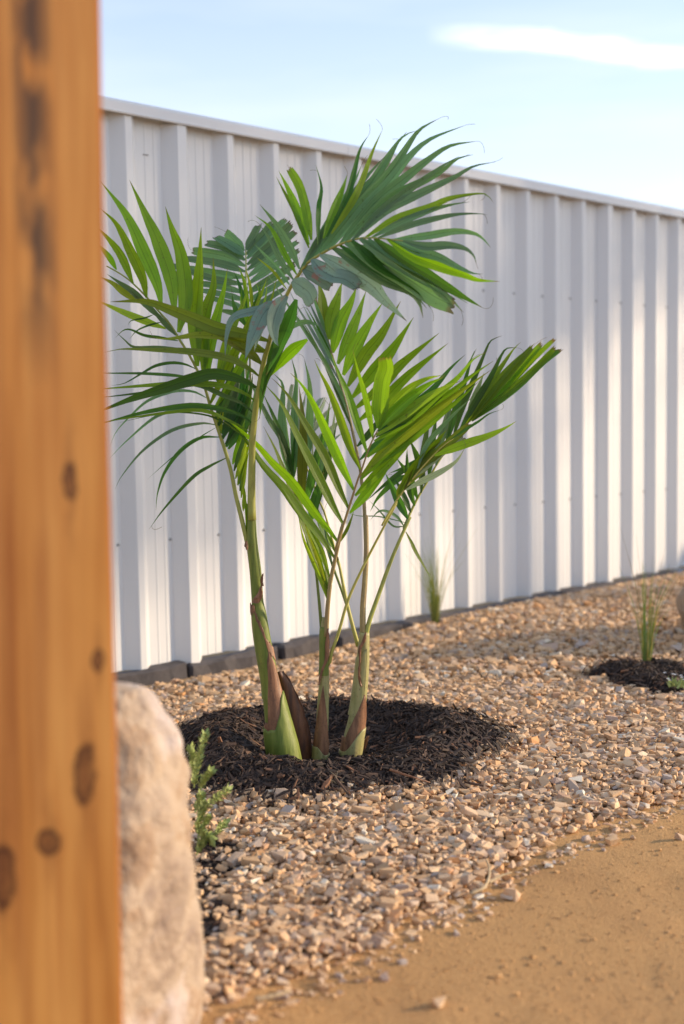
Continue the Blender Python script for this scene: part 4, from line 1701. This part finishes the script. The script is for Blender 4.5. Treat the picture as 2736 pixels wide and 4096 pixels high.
A2 = dict(stem="F 1008,2080 d5 408,500 415,0 c5 1060,1000 1085,750 1110,600 1140,430 1170,330 1190,250 d2 440,560 510,420 550,300 600,200 680,80 740,0 c4 400,915 520,845 640,800 740,785 900,797 975,808",
          depth=(2.854, 2.463), r=(0.0100, 0.0012), mat="stem_olive", pow=1.8, leaves="""
o 112 -.04 d1 1510,590 1300,530 1050,480 830,390 600,300 400,235 90,240
l 84 -.05 d1 1480,680 1250,570 900,545 750,560 600,575 450,560
o 80 -.03 d1 1470,690 1350,640 1180,560 1020,520
o 80 -.03 d1 1450,800 1350,710 1200,630 1050,570
o 70 -.05 d1 1420,905 1350,850 1150,750 850,695 500,675 200,665 40,695
d 100 -.08 d1 1400,1010 1340,970 1180,910 1000,885 800,940 550,1020 250,1120 0,1220 -60,1240
g 54 -.06 d1 1385,1130 1330,1080 1200,1020 1050,985 800,975 600,980 300,1000 0,1022 -70,1026
d 48 -.05 d1 1370,1230 1250,1140 1100,1080 950,1010 830,980 690,1010 440,1050 40,1095 -50,1100
d 50 -.06 d1 1360,1325 1270,1260 1100,1205 870,1170 650,1185 350,1240 30,1325 -60,1345
g 34 -.05 d1 1350,1420 1250,1350 1120,1290 1000,1235 850,1210 600,1235 300,1275 -40,1330
d 15 -.04 d1 1340,1490 1200,1390 1050,1290 900,1245 650,1230 400,1270 150,1330
d 130 .04 d2 640,330 600,460 530,650 460,820 370,1010
d 110 .05 d2 560,480 510,640 450,800 400,950 330,1200
d 70 .04 d2 450,820 390,950 340,1150 310,1400
d 60 .05 d2 340,900 320,1100 300,1250 275,1450
g 100 .08 d2 740,690 600,790 500,900 410,1020
b 52 .05 d2 830,560 720,535 620,570 540,640 490,740
b 50 .03 c3 1390,1090 1330,950 1230,780 1113,640
g 42 .03 c3 1370,1130 1280,980 1190,810 1078,715
b 38 .03 c3 1350,1170 1270,1050 1180,880 1115,785
b 32 .02 c3 1320,1200 1220,1070 1070,910
l 20 .02 c3 1300,1230 1200,1100 1085,1005
g 50 .06 c4 370,830 300,620 240,480 180,365
g! 56 .06 c4 385,800 350,600 310,460 247,350
g 34 .05 c4 370,850 290,640 220,510 163,400
d 30 .05 c4 425,830 430,600 447,470 412,325
g 48 .06 c4 460,790 530,600 580,480 612,385
b 58 .03 c4 335,960 470,760 600,580 720,420 850,270
b 58 .02 c4 365,935 520,730 700,500 840,350 930,190 985,120
b 54 .04 c4 310,1000 430,810 560,640 690,500 800,390
b 50 .05 c4 350,950 480,720 580,560 660,420 700,330
b 50 .00 c4 640,800 860,590 1060,440 1200,340 1310,275
b 46 -.01 c4 760,786 950,690 1120,620 1260,580 1380,560
b 56 -.05 c4 740,790 900,910 1090,1020 1240,1120 1370,1200
d 60 -.05 c4 560,830 740,950 900,1050 1020,1130 1110,1230
d 40 .06 c4 480,780 600,560 650,380 690,230 745,140
l 40 .05 c4 510,760 640,560 700,430 770,240 830,110
b 58 .04 c4 410,900 560,680 760,440 880,250 960,150 1040,115
b 74 .03 c4 440,890 640,640 860,400 980,220 1060,110 1180,40
b 62 .02 c4 490,865 700,620 880,430 1000,280 1130,170 1350,80
b 60 .01 c4 555,835 780,570 960,420 1110,300 1250,210 1420,180
b 55 .00 c4 600,812 800,600 960,490 1180,380 1300,290 1400,265
b 64 -.01 c4 650,798 850,620 1050,520 1280,410 1400,340 1540,310
g 56 -.02 c4 720,788 900,680 1130,600 1250,545 1400,515 1480,515 1530,570
b 44 -.02 c4 800,788 1000,710 1150,670 1300,640 1430,635 1490,642
b 46 -.03 c4 900,797 1100,775 1290,745 1410,760 1470,800 1510,850
b 62 -.04 c4 960,806 1100,845 1250,840 1350,860 1400,900 1420,950
b 62 -.05 c4 890,797 1050,870 1180,910 1300,970 1400,1010 1460,1012
g 60 -.05 c4 860,794 1000,890 1200,970 1350,1020 1430,1050 1568,1060
d 76 -.05 c4 780,788 950,920 1150,1040 1350,1160 1460,1225
b 100 -.06 c4 690,794 850,900 1050,1030 1220,1140 1340,1255
b! 120 -.06 c4 600,815 800,930 1000,1050 1150,1150 1290,1220
d 80 -.04 c4 640,805 800,960 950,1050 1060,1130 1140,1240
b 95 -.07 c4 520,850 700,960 850,1060 1000,1130 1060,1200 1085,1290
w 105 -.07 c4 440,890 600,980 760,1080 850,1180 985,1310
w! 110 -.06 c4 390,920 450,990 520,1030 600,1050 680,1110
w! 100 -.05 c4 330,975 400,1010 470,1050 520,1090
w! 105 -.06 c4 265,1055 320,1090 370,1130 400,1200
w 140 -.06 d2 555,300 480,390 430,560 450,700 480,750
w 150 -.07 d2 520,350 370,430 280,600 220,750 180,870
w 80 -.07 d2 480,380 250,440 80,500 20,650 0,850
w 60 -.06 d2 400,420 330,560 290,680 260,800
""")
A3 = dict(stem="F 1010,2010 1000,1700 985,1450 980,1254 983,1139 984,1064 983,985", depth=(2.885, 3.232), r=(0.0062, 0.0016), mat="stem_olive", pow=1.2, leaves="""
b! 64 .04 c3 1005,965 950,905 875,832
b! 66 .04 c3 1008,995 900,925 800,868
b! 66 .04 c3 1010,1030 880,950 735,915
b! 62 .04 c3 1012,1070 860,1000 640,960
b! 58 .04 c3 1015,1110 830,1055 590,1020
b! 54 .04 c3 1015,1150 800,1120 590,1085
b! 50 .03 c3 1015,1200 800,1165 490,1065
b! 48 .03 c3 1015,1260 850,1220 600,1180
b! 48 .02 c3 1015,1310 880,1275 700,1240
b! 45 .02 c3 1015,1370 900,1330 740,1290
b 40 .02 c3 1015,1430 920,1395 800,1370
b! 64 .03 c3 1022,960 1070,870 1110,785
b! 66 .03 c3 1022,990 1120,880 1210,770
b! 64 .03 c3 1025,1020 1150,900 1300,745
b! 60 .03 c3 1025,1060 1180,935 1335,770
b! 58 .03 c3 1025,1100 1200,970 1370,830
b! 55 .03 c3 1025,1150 1200,1030 1390,900
b! 52 .02 c3 1025,1200 1200,1085 1395,960
b! 50 .02 c3 1025,1260 1200,1150 1360,1050
b! 48 .02 c3 1025,1320 1180,1235 1320,1150
b! 45 .02 c3 1025,1380 1150,1315 1290,1230
d 45 .02 c3 1025,1440 1130,1390 1240,1320
""")
A4 = dict(stem="F 1009,2040 1003,1700 1000,1450 992,1290 985,1200", depth=(2.866, 2.984), r=(0.0050, 0.0012), mat="stem_green", leaves="""
d 32 .01 c3 1030,1420 985,1250 955,1160 930,1105
g 30 .01 c3 1040,1400 1005,1180 965,1075
l 26 .01 c3 1065,1400 1050,1220 1015,1080
g 34 .01 c3 1045,1460 1090,1340 1130,1250 1165,1150
d 36 .02 c3 1040,1480 1080,1350 1110,1260 1120,1180
g 16 .01 c3 1080,1480 1180,1330 1215,1220 1238,1120
l 12 .02 c3 1060,1440 1110,1300 1100,1220 1083,1180
d 40 .02 c3 1030,1500 960,1400 930,1330 920,1260
g 36 .02 c3 1050,1520 1010,1400 985,1300 990,1210
""")
for sp in (A3, A4, A1, A2):
    build_frond(palmA, sp, rrA)

rrB = random.Random(5)
B1 = dict(stem="F 1303,2545 c7 705,920 715,750 735,570 770,400 820,170 d3 770,1560 800,1450 840,1330 880,1210 930,1050 975,910 1000,850 1040,730 1080,620 1120,540 1155,480",
          depth=(2.903, 2.711), r=(0.0062, 0.0015), mat="stem_brown", leaves="""
g 78 -.03 d3 792,1500 700,1380 560,1210 380,960 200,780 60,620 -150,440 -289,343
g 80 -.04 d3 757,1640 620,1440 450,1230 300,1020 120,820 0,640 -120,500 -260,400
g 82 -.01 d3 840,1345 740,1170 620,930 430,560 280,260 120,70
g 78 .00 d3 885,1200 800,1030 660,720 470,400 350,200 250,80 190,25
g 86 .01 d3 930,1030 830,820 700,530 560,230 460,80 360,-20
g 72 .01 d3 990,850 900,650 790,330 700,110 620,-40 576,-141
g 68 .01 d3 1050,700 960,430 880,180 800,0 712,-226
g 54 .00 d3 1105,580 1060,300 1010,100 970,-30 923,-217
g! 150 -.01 d3 1155,480 1170,250 1190,60 1225,-60 1210,-166
g 74 -.02 d4 200,725 290,620 430,495 560,405 650,365
l 66 -.01 d4 200,710 275,580 400,450 530,375 640,350
l 75 -.02 d4 185,770 350,640 520,520 650,440 770,390
g 62 -.02 d4 170,810 400,670 600,500 750,370 860,240 950,190
g 66 -.03 d4 120,920 280,790 500,600 700,470 850,350 1000,250
l 72 -.03 d4 80,1050 220,890 400,745 600,590 800,440 980,315
g 66 -.02 d4 75,1075 220,935 400,805 590,655 770,510 900,390
g 66 -.03 d4 35,1190 150,1070 300,920 450,760 560,620
g 65 -.02 d4 0,1310 100,1190 220,1040 330,900
d 52 .04 d4 195,740 380,600 560,460 700,300 805,205
d 48 .04 d4 180,780 500,600 680,440 790,320 880,175
l 44 .00 d5 1198,1560 1120,1330 1030,1120 950,920 895,680
l 40 -.01 d5 1200,1540 1150,1300 1080,1080 1010,900 950,740
g 40 .01 d5 1202,1520 1170,1330 1120,1150 1060,960 1010,820
l 62 .00 d5 1225,1330 1130,1050 1000,800 930,600 880,480
g 50 .01 d5 1205,1500 1210,1380 1190,1280 1160,1180
g 90 .01 d5 1210,1450 1100,1150 940,700 800,350 700,100 640,-40 530,-250
g 36 .02 d5 1320,980 1400,840 1450,720 1480,620
""")
B3 = dict(stem="F 1310,2660 c7 725,1160 740,1070 790,930 860,690 970,450 1100,200 1200,10 d4 220,1400 300,1260 340,1200 400,1120 470,1030 560,930 640,850 720,790",
          depth=(2.909, 2.736), r=(0.0045, 0.0012), mat="stem_yellow", leaves="""
g 62 .00 d4 340,1180 400,1060 500,930 620,790 680,725
o! 62 .00 d4 380,1130 500,1000 640,860 760,750 840,680
p! 50 .01 d4 450,1060 560,960 700,850 800,785
b 36 .01 d4 470,1000 530,840 620,730 740,605 855,500
g 62 -.03 d4 590,910 750,850 950,780 1080,720 1160,670
p 46 -.03 d4 390,1150 500,1090 640,1020 740,950 800,860
d 20 .02 d4 700,800 820,720 900,670 970,620 1055,590
l 40 .00 d4 330,1210 345,1150 380,1090 430,1030
g 55 .00 d4 420,1090 490,960 560,870 660,760
o 40 .00 d4 380,1150 450,1020 540,900 640,800
""")
B4 = dict(stem="F 1292,2610 1283,2480 1268,2320 1255,2220", depth=(2.909, 2.934), r=(0.0045, 0.0030), mat="stem_green", leaves="""
d 50 .02 c7 625,450 600,330 560,200 520,80
g 46 .01 c7 650,520 640,380 600,240 580,130
""")
for sp in (B4, B1, B3):
    build_frond(palmB, sp, rrB)

rrC = random.Random(9)
C3 = dict(stem="F 1452,2560 c7 960,760 972,600 985,350 980,100 d3 1040,1560 1030,1300 1020,1110 1000,950 980,800 d2 1140,1500 1090,1280 1030,1080 970,860 930,720 900,580 840,400 790,250",
          depth=(2.922, 3.108), r=(0.0078, 0.0016), mat="stem_brown", leaves="""
g 85 .02 d2 897,570 875,400 860,280 830,150
g 112 .02 d2 930,690 950,500 1010,300 1050,170
g 118 .02 d2 965,810 1030,550 1130,350 1180,215
g 95 .02 d2 1010,910 1090,700 1180,480 1265,250
g 112 .01 d2 1060,1010 1180,750 1290,550 1415,355
g 104 .01 d2 1100,1110 1250,830 1400,640 1575,345
g 110 .01 d2 1140,1210 1350,950 1500,770 1690,490
g 92 .00 d2 1165,1310 1380,1130 1568,920 1920,630
g 88 .00 d2 1195,1420 1400,1250 1650,1000 2000,722
d 62 .01 d3 960,640 1060,540 1150,430 1300,330
d 55 .01 d3 985,760 1100,650 1200,560 1330,420
b 30 -.02 d2 1060,1180 900,890 730,640 560,380 400,130 330,0
b 30 -.03 d2 1090,1290 940,980 790,720 680,530 590,420
w 30 -.02 d2 1030,1080 890,810 760,580 640,380 560,210
b 32 -.02 d2 1000,960 880,730 780,540 690,370
w 32 -.01 d2 955,800 870,600 790,430 730,300
b 32 -.01 d2 915,650 850,470 800,330 760,210
b 28 -.03 d2 1115,1390 1010,1160 910,950 800,740
d 26 -.02 d2 1130,1470 1040,1260 960,1080 890,930
b 26 -.03 d2 1075,1230 950,1000 840,790 740,600 650,470
d 24 -.01 d2 975,880 880,680 800,520 720,380
""")
C1 = dict(stem="F 1462,2560 c7 985,930 1010,830 1060,690 1150,440 1230,250 1290,120 d4 370,1430 420,1310 480,1190 540,1090 600,980 660,890 720,800 790,710 850,650",
          depth=(2.922, 3.083), r=(0.0062, 0.0016), mat="stem_olive", leaves="""
d 55 .01 d4 405,1355 340,1230 290,1120 245,1030
d 38 .02 d4 425,1310 370,1180 300,1050
d 46 .01 d4 450,1260 420,1150 400,960 398,860
d 46 .02 d4 470,1210 410,1050 320,920
d 48 .01 d4 495,1170 500,950 530,750 565,540
d 52 .01 d4 550,1060 560,900 590,700 605,600
b 52 .02 d4 600,980 620,850 680,620 712,430
d 48 .01 d4 660,870 730,600 790,420 850,220 882,165
d 44 .01 d4 715,800 770,600 830,450 930,210 980,110 1060,75
d 46 .00 d4 760,740 860,560 980,360 1060,200 1100,160 1170,160
g 52 .00 d4 790,710 920,480 1050,300 1140,170 1190,120
g 56 .00 d4 810,690 960,480 1120,290 1220,190 1290,125
g! 52 .00 d4 830,675 1000,470 1180,260 1275,150
g! 46 .00 d4 850,665 1060,450 1240,240 1345,120
g! 40 -.01 d4 850,670 1080,450 1280,240 1435,92
g! 44 -.01 d4 850,670 1100,470 1300,290 1440,145
d! 42 -.01 d4 850,670 1150,450 1350,260 1485,162
b 52 .02 d4 820,660 870,500 935,330
d 46 -.03 d4 640,840 520,920 400,980 270,1035
d 36 -.03 d4 560,930 400,1000 270,1090 110,1230
b 22 -.02 d4 378,1405 330,1340 260,1300 200,1300 140,1360
g 14 -.02 d4 388,1440 430,1520 460,1585 F 1732,2327
d 40 -.02 d4 450,1040 330,1080 200,1200 140,1300
b 14 .02 d4 390,1400 300,1400 200,1290 130,1220
d 8 .00 d4 400,1380 200,1335 60,1330 -80,1290
d 50 .02 d4 520,1110 480,950 440,850 410,790
d 50 .02 d4 690,840 680,720 690,600 720,480
""")
C4 = dict(stem="F 1432,2585 c7 925,1010 855,740 800,470 780,400 d5 1320,1200 1250,930 1170,650 1120,540 d3 560,950 500,800 470,600 450,400",
          depth=(2.934, 3.083), r=(0.0052, 0.0012), mat="stem_yellow", leaves="""
o 92 -.06 d3 480,1150 465,1000 470,700 470,400 440,105
d 82 -.06 d3 490,1180 540,1000 600,750 680,480 712,290
d 92 -.05 d3 545,1310 570,1180 620,1000 660,870
d 52 -.03 d3 545,1290 600,1150 660,900 740,600 782,400
b 72 .02 d3 390,930 400,700 400,300 d2 640,1050 595,850
b 72 .02 d3 520,800 530,600 d2 760,1400 760,1100 710,860
b 92 .00 d3 370,930 310,600 290,350 d2 520,1100 440,1000
b 56 -.03 d3 385,950 330,750 d2 500,1568 400,1420 290,1200 180,990
d 60 -.02 d3 390,980 320,680 220,400 110,150
d 60 .02 d3 380,960 400,700 420,500 430,380
b 66 .02 d3 600,1000 650,700 690,400 720,220
b 60 .03 d3 620,1050 690,800 740,500 760,300
d 60 .01 d3 600,1200 640,1350 690,1480 730,1560
g 40 .01 d5 1290,1080 1200,900 1130,780 1100,700
b 36 .02 d5 1250,1180 1200,1000 1170,850 1160,700
p 44 .10 d3 400,700 440,420 480,260 500,150
""")
C5 = dict(stem="F 1440,2600 1380,2400 1310,2200 1265,2000 1250,1800 1262,1680 1300,1590", depth=(2.959, 3.430), r=(0.0042, 0.0012), mat="stem_green", leaves="""
p 46 .05 d3 560,520 620,420 690,330 740,280
p 46 .05 d3 560,430 620,330 690,200
p! 46 .05 d3 590,300 620,240 645,205
p 46 .05 d3 570,600 700,500 800,420 860,380
p 40 .05 d3 570,700 700,620 850,500
p 44 .05 d3 560,500 440,380 370,300 340,360
p! 40 .05 d3 340,360 360,200 380,80
b 40 .05 d3 570,780 480,650 410,500 340,400
""")
for sp in (C5, C3, C4, C1):
    build_frond(palmC, sp, rrC)


# ------------------------------------------------------------------ small plants
def ribbon(V, F, UV, pts, w, n=8):
    C = catmull(pts, n)
    view = Vector((random.uniform(-0.5, 0.5), -1, 0.2)).normalized()
    b = len(V)
    for i, p in enumerate(C):
        t = i / n
        tan = (C[min(i + 1, n)] - C[max(i - 1, 0)]).normalized()
        sd = tan.cross(view)
        sd = sd.normalized() if sd.length > 1e-4 else Vector((1, 0, 0))
        ww = w * (1 - t ** 1.6) * 0.5 + 0.0002
        V += [p - sd * ww, p + sd * ww]
        UV += [(0.2, t * 0.9), (0.8, t * 0.9)]
    for i in range(n):
        a = b + i * 2
        F.append((a, a + 1, a + 3, a + 2))


def uv_mesh(name, V, F, UV):
    me = mesh_py(name, V, F, True)
    ul = me.uv_layers.new(name="UVMap")
    li = np.zeros(len(me.loops), np.int32)
    me.loops.foreach_get("vertex_index", li)
    ul.data.foreach_set("uv", np.array(UV, np.float32)[li].ravel())
    return me


def grass_tuft(base, n, h, spread, w, seed, label, tall=(), lean=0.0):
    rr = random.Random(seed)
    t = empty("grass_tuft", base)
    tag(t, label, "grass tuft", "grass tufts planted in the gravel")
    for part, mat, cnt, hh in (("green_blades", M["grass"], n, h), ("dry_blades", M["grass_dry"], n // 2, h * 0.95)):
        V, F, UV = [], [], []
        for _ in range(cnt):
            q = rr.uniform(0, 2 * math.pi)
            r0 = rr.uniform(0, 0.014)
            L = hh * rr.uniform(0.35, 1.0)
            out = spread * abs(rr.gauss(0, 0.55)) * L / h
            p0 = Vector((r0 * math.cos(q), r0 * math.sin(q), -0.01))
            p1 = p0 + Vector((out * 0.35 * math.cos(q) + lean * L * 0.3, out * 0.35 * math.sin(q), L * 0.55))
            p2 = p0 + Vector((out * math.cos(q) + lean * L, out * math.sin(q), L * rr.uniform(0.85, 1.0)))
            ribbon(V, F, UV, [p0, p1, p2], w * rr.uniform(0.6, 1.2))
        o = link(part, uv_mesh(part, V, F, UV), mat, t)
    if tall:
        V, F, UV = [], [], []
        for (dx, dz) in tall:
            ribbon(V, F, UV, [Vector((0, 0, 0)), Vector((dx * 0.35, 0.0, dz * 0.5)), Vector((dx, 0.01, dz))], w * 0.8, 10)
        link("seed_stalk", uv_mesh("seed_stalk", V, F, UV), M["grass_dry"], t)
    return t


def gz(x, y):
    return float(gravel_z(np.array([x]), np.array([y]))[0])


p = on_ground(1742, 2480)
grass_tuft(Vector((p.x, p.y, gz(p.x, p.y))), 80, 0.37, 0.14, 0.0016, 3, "soft green grass tuft growing against the base of the fence", ((-0.12, 0.43), (0.1, 0.44), (-0.02, 0.48), (0.17, 0.37)), -0.05)
p = on_ground(2585, 2650, 0.02)
grass_tuft(Vector((p.x, p.y, 0.02)), 44, 0.37, 0.09, 0.0015, 8, "thin yellow-green grass tuft standing in the small mulch patch",
           ((-0.08, 0.43), (-0.03, 0.40), (0.06, 0.36), (0.12, 0.33), (0.02, 0.30), (0.16, 0.36), (-0.05, 0.33)), 0.03)


def herb():
    rr = random.Random(31)
    base = on_ground(800, 3420)
    t = empty("herb", base)
    tag(t, "small green creeping herb with tiny fleshy leaves beside the big boulder", "herb")
    sprigs = [
        [(775, 3120), (790, 3040), (812, 2975), (822, 2932)], [(770, 3090), (772, 3030), (762, 2995)], [(800, 3160), (815, 3120), (842, 3085)],
        [(785, 3290), (810, 3240), (850, 3205), (912, 3160)], [(790, 3380), (830, 3350), (866, 3330), (900, 3293)], [(785, 3330), (800, 3270), (815, 3215)],
        [(790, 3400), (812, 3370), (830, 3345), (850, 3360)], [(780, 3250), (795, 3210), (808, 3180)], [(785, 3420), (800, 3390), (815, 3330)], [(775, 3150), (785, 3080), (800, 3030)],
        [(790, 3350), (808, 3310), (835, 3270)],
    ]
    for i, s in enumerate(sprigs):
        Y = base.y + rr.uniform(-0.05, 0.10)
        P = [at(x, y, Y + rr.uniform(-0.006, 0.006)) - base for x, y in s]
        C = catmull(P, 20)
        V, F = tube_geo(C, [0.0016 - 0.0009 * k / 20 for k in range(21)], 5)
        V = list(V)
        UV = [(0.5, 0.3)] * len(V)
        for k in range(2, 21):
            for j in range(3):
                q = j * 2.094 + k * 0.9 + rr.uniform(-0.3, 0.3)
                tan = (C[min(k + 1, 20)] - C[max(k - 1, 0)]).normalized()
                a = tan.cross(Vector((0.2, -1, 0.1))).normalized()
                b = tan.cross(a)
                d = (a * math.cos(q) + b * math.sin(q) + tan * rr.uniform(0.5, 1.1)).normalized()
                L = rr.uniform(0.009, 0.016)
                sd = d.cross(tan)
                sd = sd.normalized() if sd.length > 1e-4 else a
                nn = sd.cross(d)
                w = L * 0.27
                p0 = C[k]
                nb = len(V)
                V += [p0, p0 + d * L * 0.55 + sd * w, p0 + d * L + nn * L * 0.15, p0 + d * L * 0.55 - sd * w, p0 + d * L * 0.5 - nn * L * 0.10]
                UV += [(0.5, 0.1), (0.7, 0.5), (0.5, 0.8), (0.3, 0.5), (0.5, 0.5)]
                F += [(nb, nb + 1, nb + 4), (nb + 1, nb + 2, nb + 4), (nb + 2, nb + 3, nb + 4), (nb + 3, nb, nb + 4)]
        link("sprig", uv_mesh("sprig", V, F, UV), M["herb"], t)


herb()


def flower_plant():
    rr = random.Random(4)
    p = on_ground(2712, 2745, 0.02)
    t = empty("flower", Vector((p.x, p.y, 0.02)))
    tag(t, "tiny white-flowered plant at the edge of the small mulch patch", "flower")
    V, F, UV = [], [], []
    for _ in range(60):
        q = rr.uniform(0, 6.28)
        r = rr.uniform(0, 0.03)
        b = Vector((r * math.cos(q), r * math.sin(q), 0.0))
        d = Vector((rr.uniform(-1, 1), rr.uniform(-1, 1), 1)).normalized() * rr.uniform(0.012, 0.03)
        ribbon(V, F, UV, [b, b + d * 0.5, b + d], 0.006, 3)
    link("leaves", uv_mesh("leaves", V, F, UV), M["herb"], t)
    V, F = [], []
    for _ in range(14):
        c = Vector((rr.uniform(-0.035, 0.035), rr.uniform(-0.03, 0.03), rr.uniform(0.018, 0.034)))
        nb = len(V)
        V.append(c + Vector((0, 0, -0.001)))
        for k in range(10):
            rad = 0.0065 if k % 2 == 0 else 0.003
            V.append(c + Vector((rad * math.cos(k * 0.628), rad * math.sin(k * 0.628), 0.001)))
        F += [(nb, nb + 1 + k, nb + 1 + (k + 1) % 10) for k in range(10)]
    link("petals", mesh_py("petals", V, F), M["petal"], t)


flower_plant()


def twig(name, pts, r, label, cat="twig", z=None, mat=None):
    C = catmull(pts, 24)
    base = C[0].copy()
    V, F = tube_geo([c - base for c in C], [r * (1 - 0.5 * i / 24) * random.uniform(0.85, 1.15) for i in range(25)], 7)
    o = link(name, mesh_py(name, V, F, True), mat or M["straw"])
    o.location = base
    tag(o, label, cat)


def gp(x, y, z):
    return on_ground(x, y, z)


twig("root", [gp(1880, 3575, 0.0), gp(1935, 3550, 0.004), gp(1955, 3510, 0.008), gp(1957, 3470, 0.014), gp(1945, 3440, 0.012)], 0.0032, "pale hooked dry root on the gravel edge above the sand", "root")
twig("twig", [gp(1955, 3530, -0.004), gp(2000, 3505, 0.0), gp(2045, 3490, 0.002)], 0.0034, "short straight brown twig end lying on the sand beside the hooked root")
twig("twig", [gp(1830, 3095, 0.0), gp(1842, 3078, 0.012), gp(1856, 3062, 0.026)], 0.0022, "small reddish twig poking up at the mulch edge", mat=M["dead"])
twig("twig", [gp(1560, 3078, 0.055), gp(1640, 3105, 0.048), gp(1720, 3130, 0.03)], 0.0028, "dark straight stick lying on the front of the mulch ring", mat=M["dead"])
twig("twig", [gp(1020, 4000, 0.0), gp(1090, 3985, 0.002), gp(1160, 3965, 0.003)], 0.0045, "tan wood splinter lying in the gravel near the sand edge")


def straw_tuft():
    rr = random.Random(2)
    p = on_ground(1360, 3160, 0.012)
    t = empty("straw_tuft", p)
    tag(t, "little dry straw tuft at the front of the mulch ring", "straw")
    V, F, UV = [], [], []
    for _ in range(46):
        d = Vector((rr.gauss(0, 1), rr.gauss(0, 0.6), abs(rr.gauss(0.5, 0.6)))).normalized()
        L = rr.uniform(0.012, 0.038)
        c = Vector((rr.gauss(0, 0.008), rr.gauss(0, 0.005), rr.uniform(0, 0.012)))
        side = Vector((rr.uniform(-1, 1), rr.uniform(-1, 1), rr.uniform(-1, 1))) * 0.006
        ribbon(V, F, UV, [c, c + d * L * 0.5 + side, c + d * L], 0.0013, 5)
    link("straw", uv_mesh("straw", V, F, UV), M["straw"], t)


straw_tuft()


def flat_stone(fx, fy, rad, rot, label, seed, z=0.015):
    p = on_ground(fx, fy, z)
    V, T = STONES[seed % len(STONES)]
    bm = bmesh.new()
    me = mesh_tris("flat_stone", V * np.array(rad), T)
    bm.from_mesh(me)
    bmesh.ops.bevel(bm, geom=list(bm.edges), offset=0.0012, segments=1, affect="EDGES")
    bm.to_mesh(me)
    bm.free()
    o = link("flat_stone", me, M["stone_obj"])
    o.location = p
    o.rotation_euler = rot
    tag(o, label, "stone")


flat_stone(928, 3118, (0.026, 0.013, 0.012), (0.1, -0.30, 0.2), "long flat tan stone resting on the dark mulch near the herb", 3, 0.022)
flat_stone(866, 3135, (0.024, 0.014, 0.011), (0.1, 0.35, 0.1), "grey tilted stone leaning below the long flat tan stone", 8, 0.016)
flat_stone(1445, 3235, (0.022, 0.013, 0.011), (0.1, 0.2, -0.2), "rusty orange wedge-shaped stone in the gravel in front of the mulch", 12, 0.016)
flat_stone(1875, 3250, (0.019, 0.013, 0.014), (0.3, 0.5, 0.4), "white angular stone standing up in the gravel", 15, 0.016)
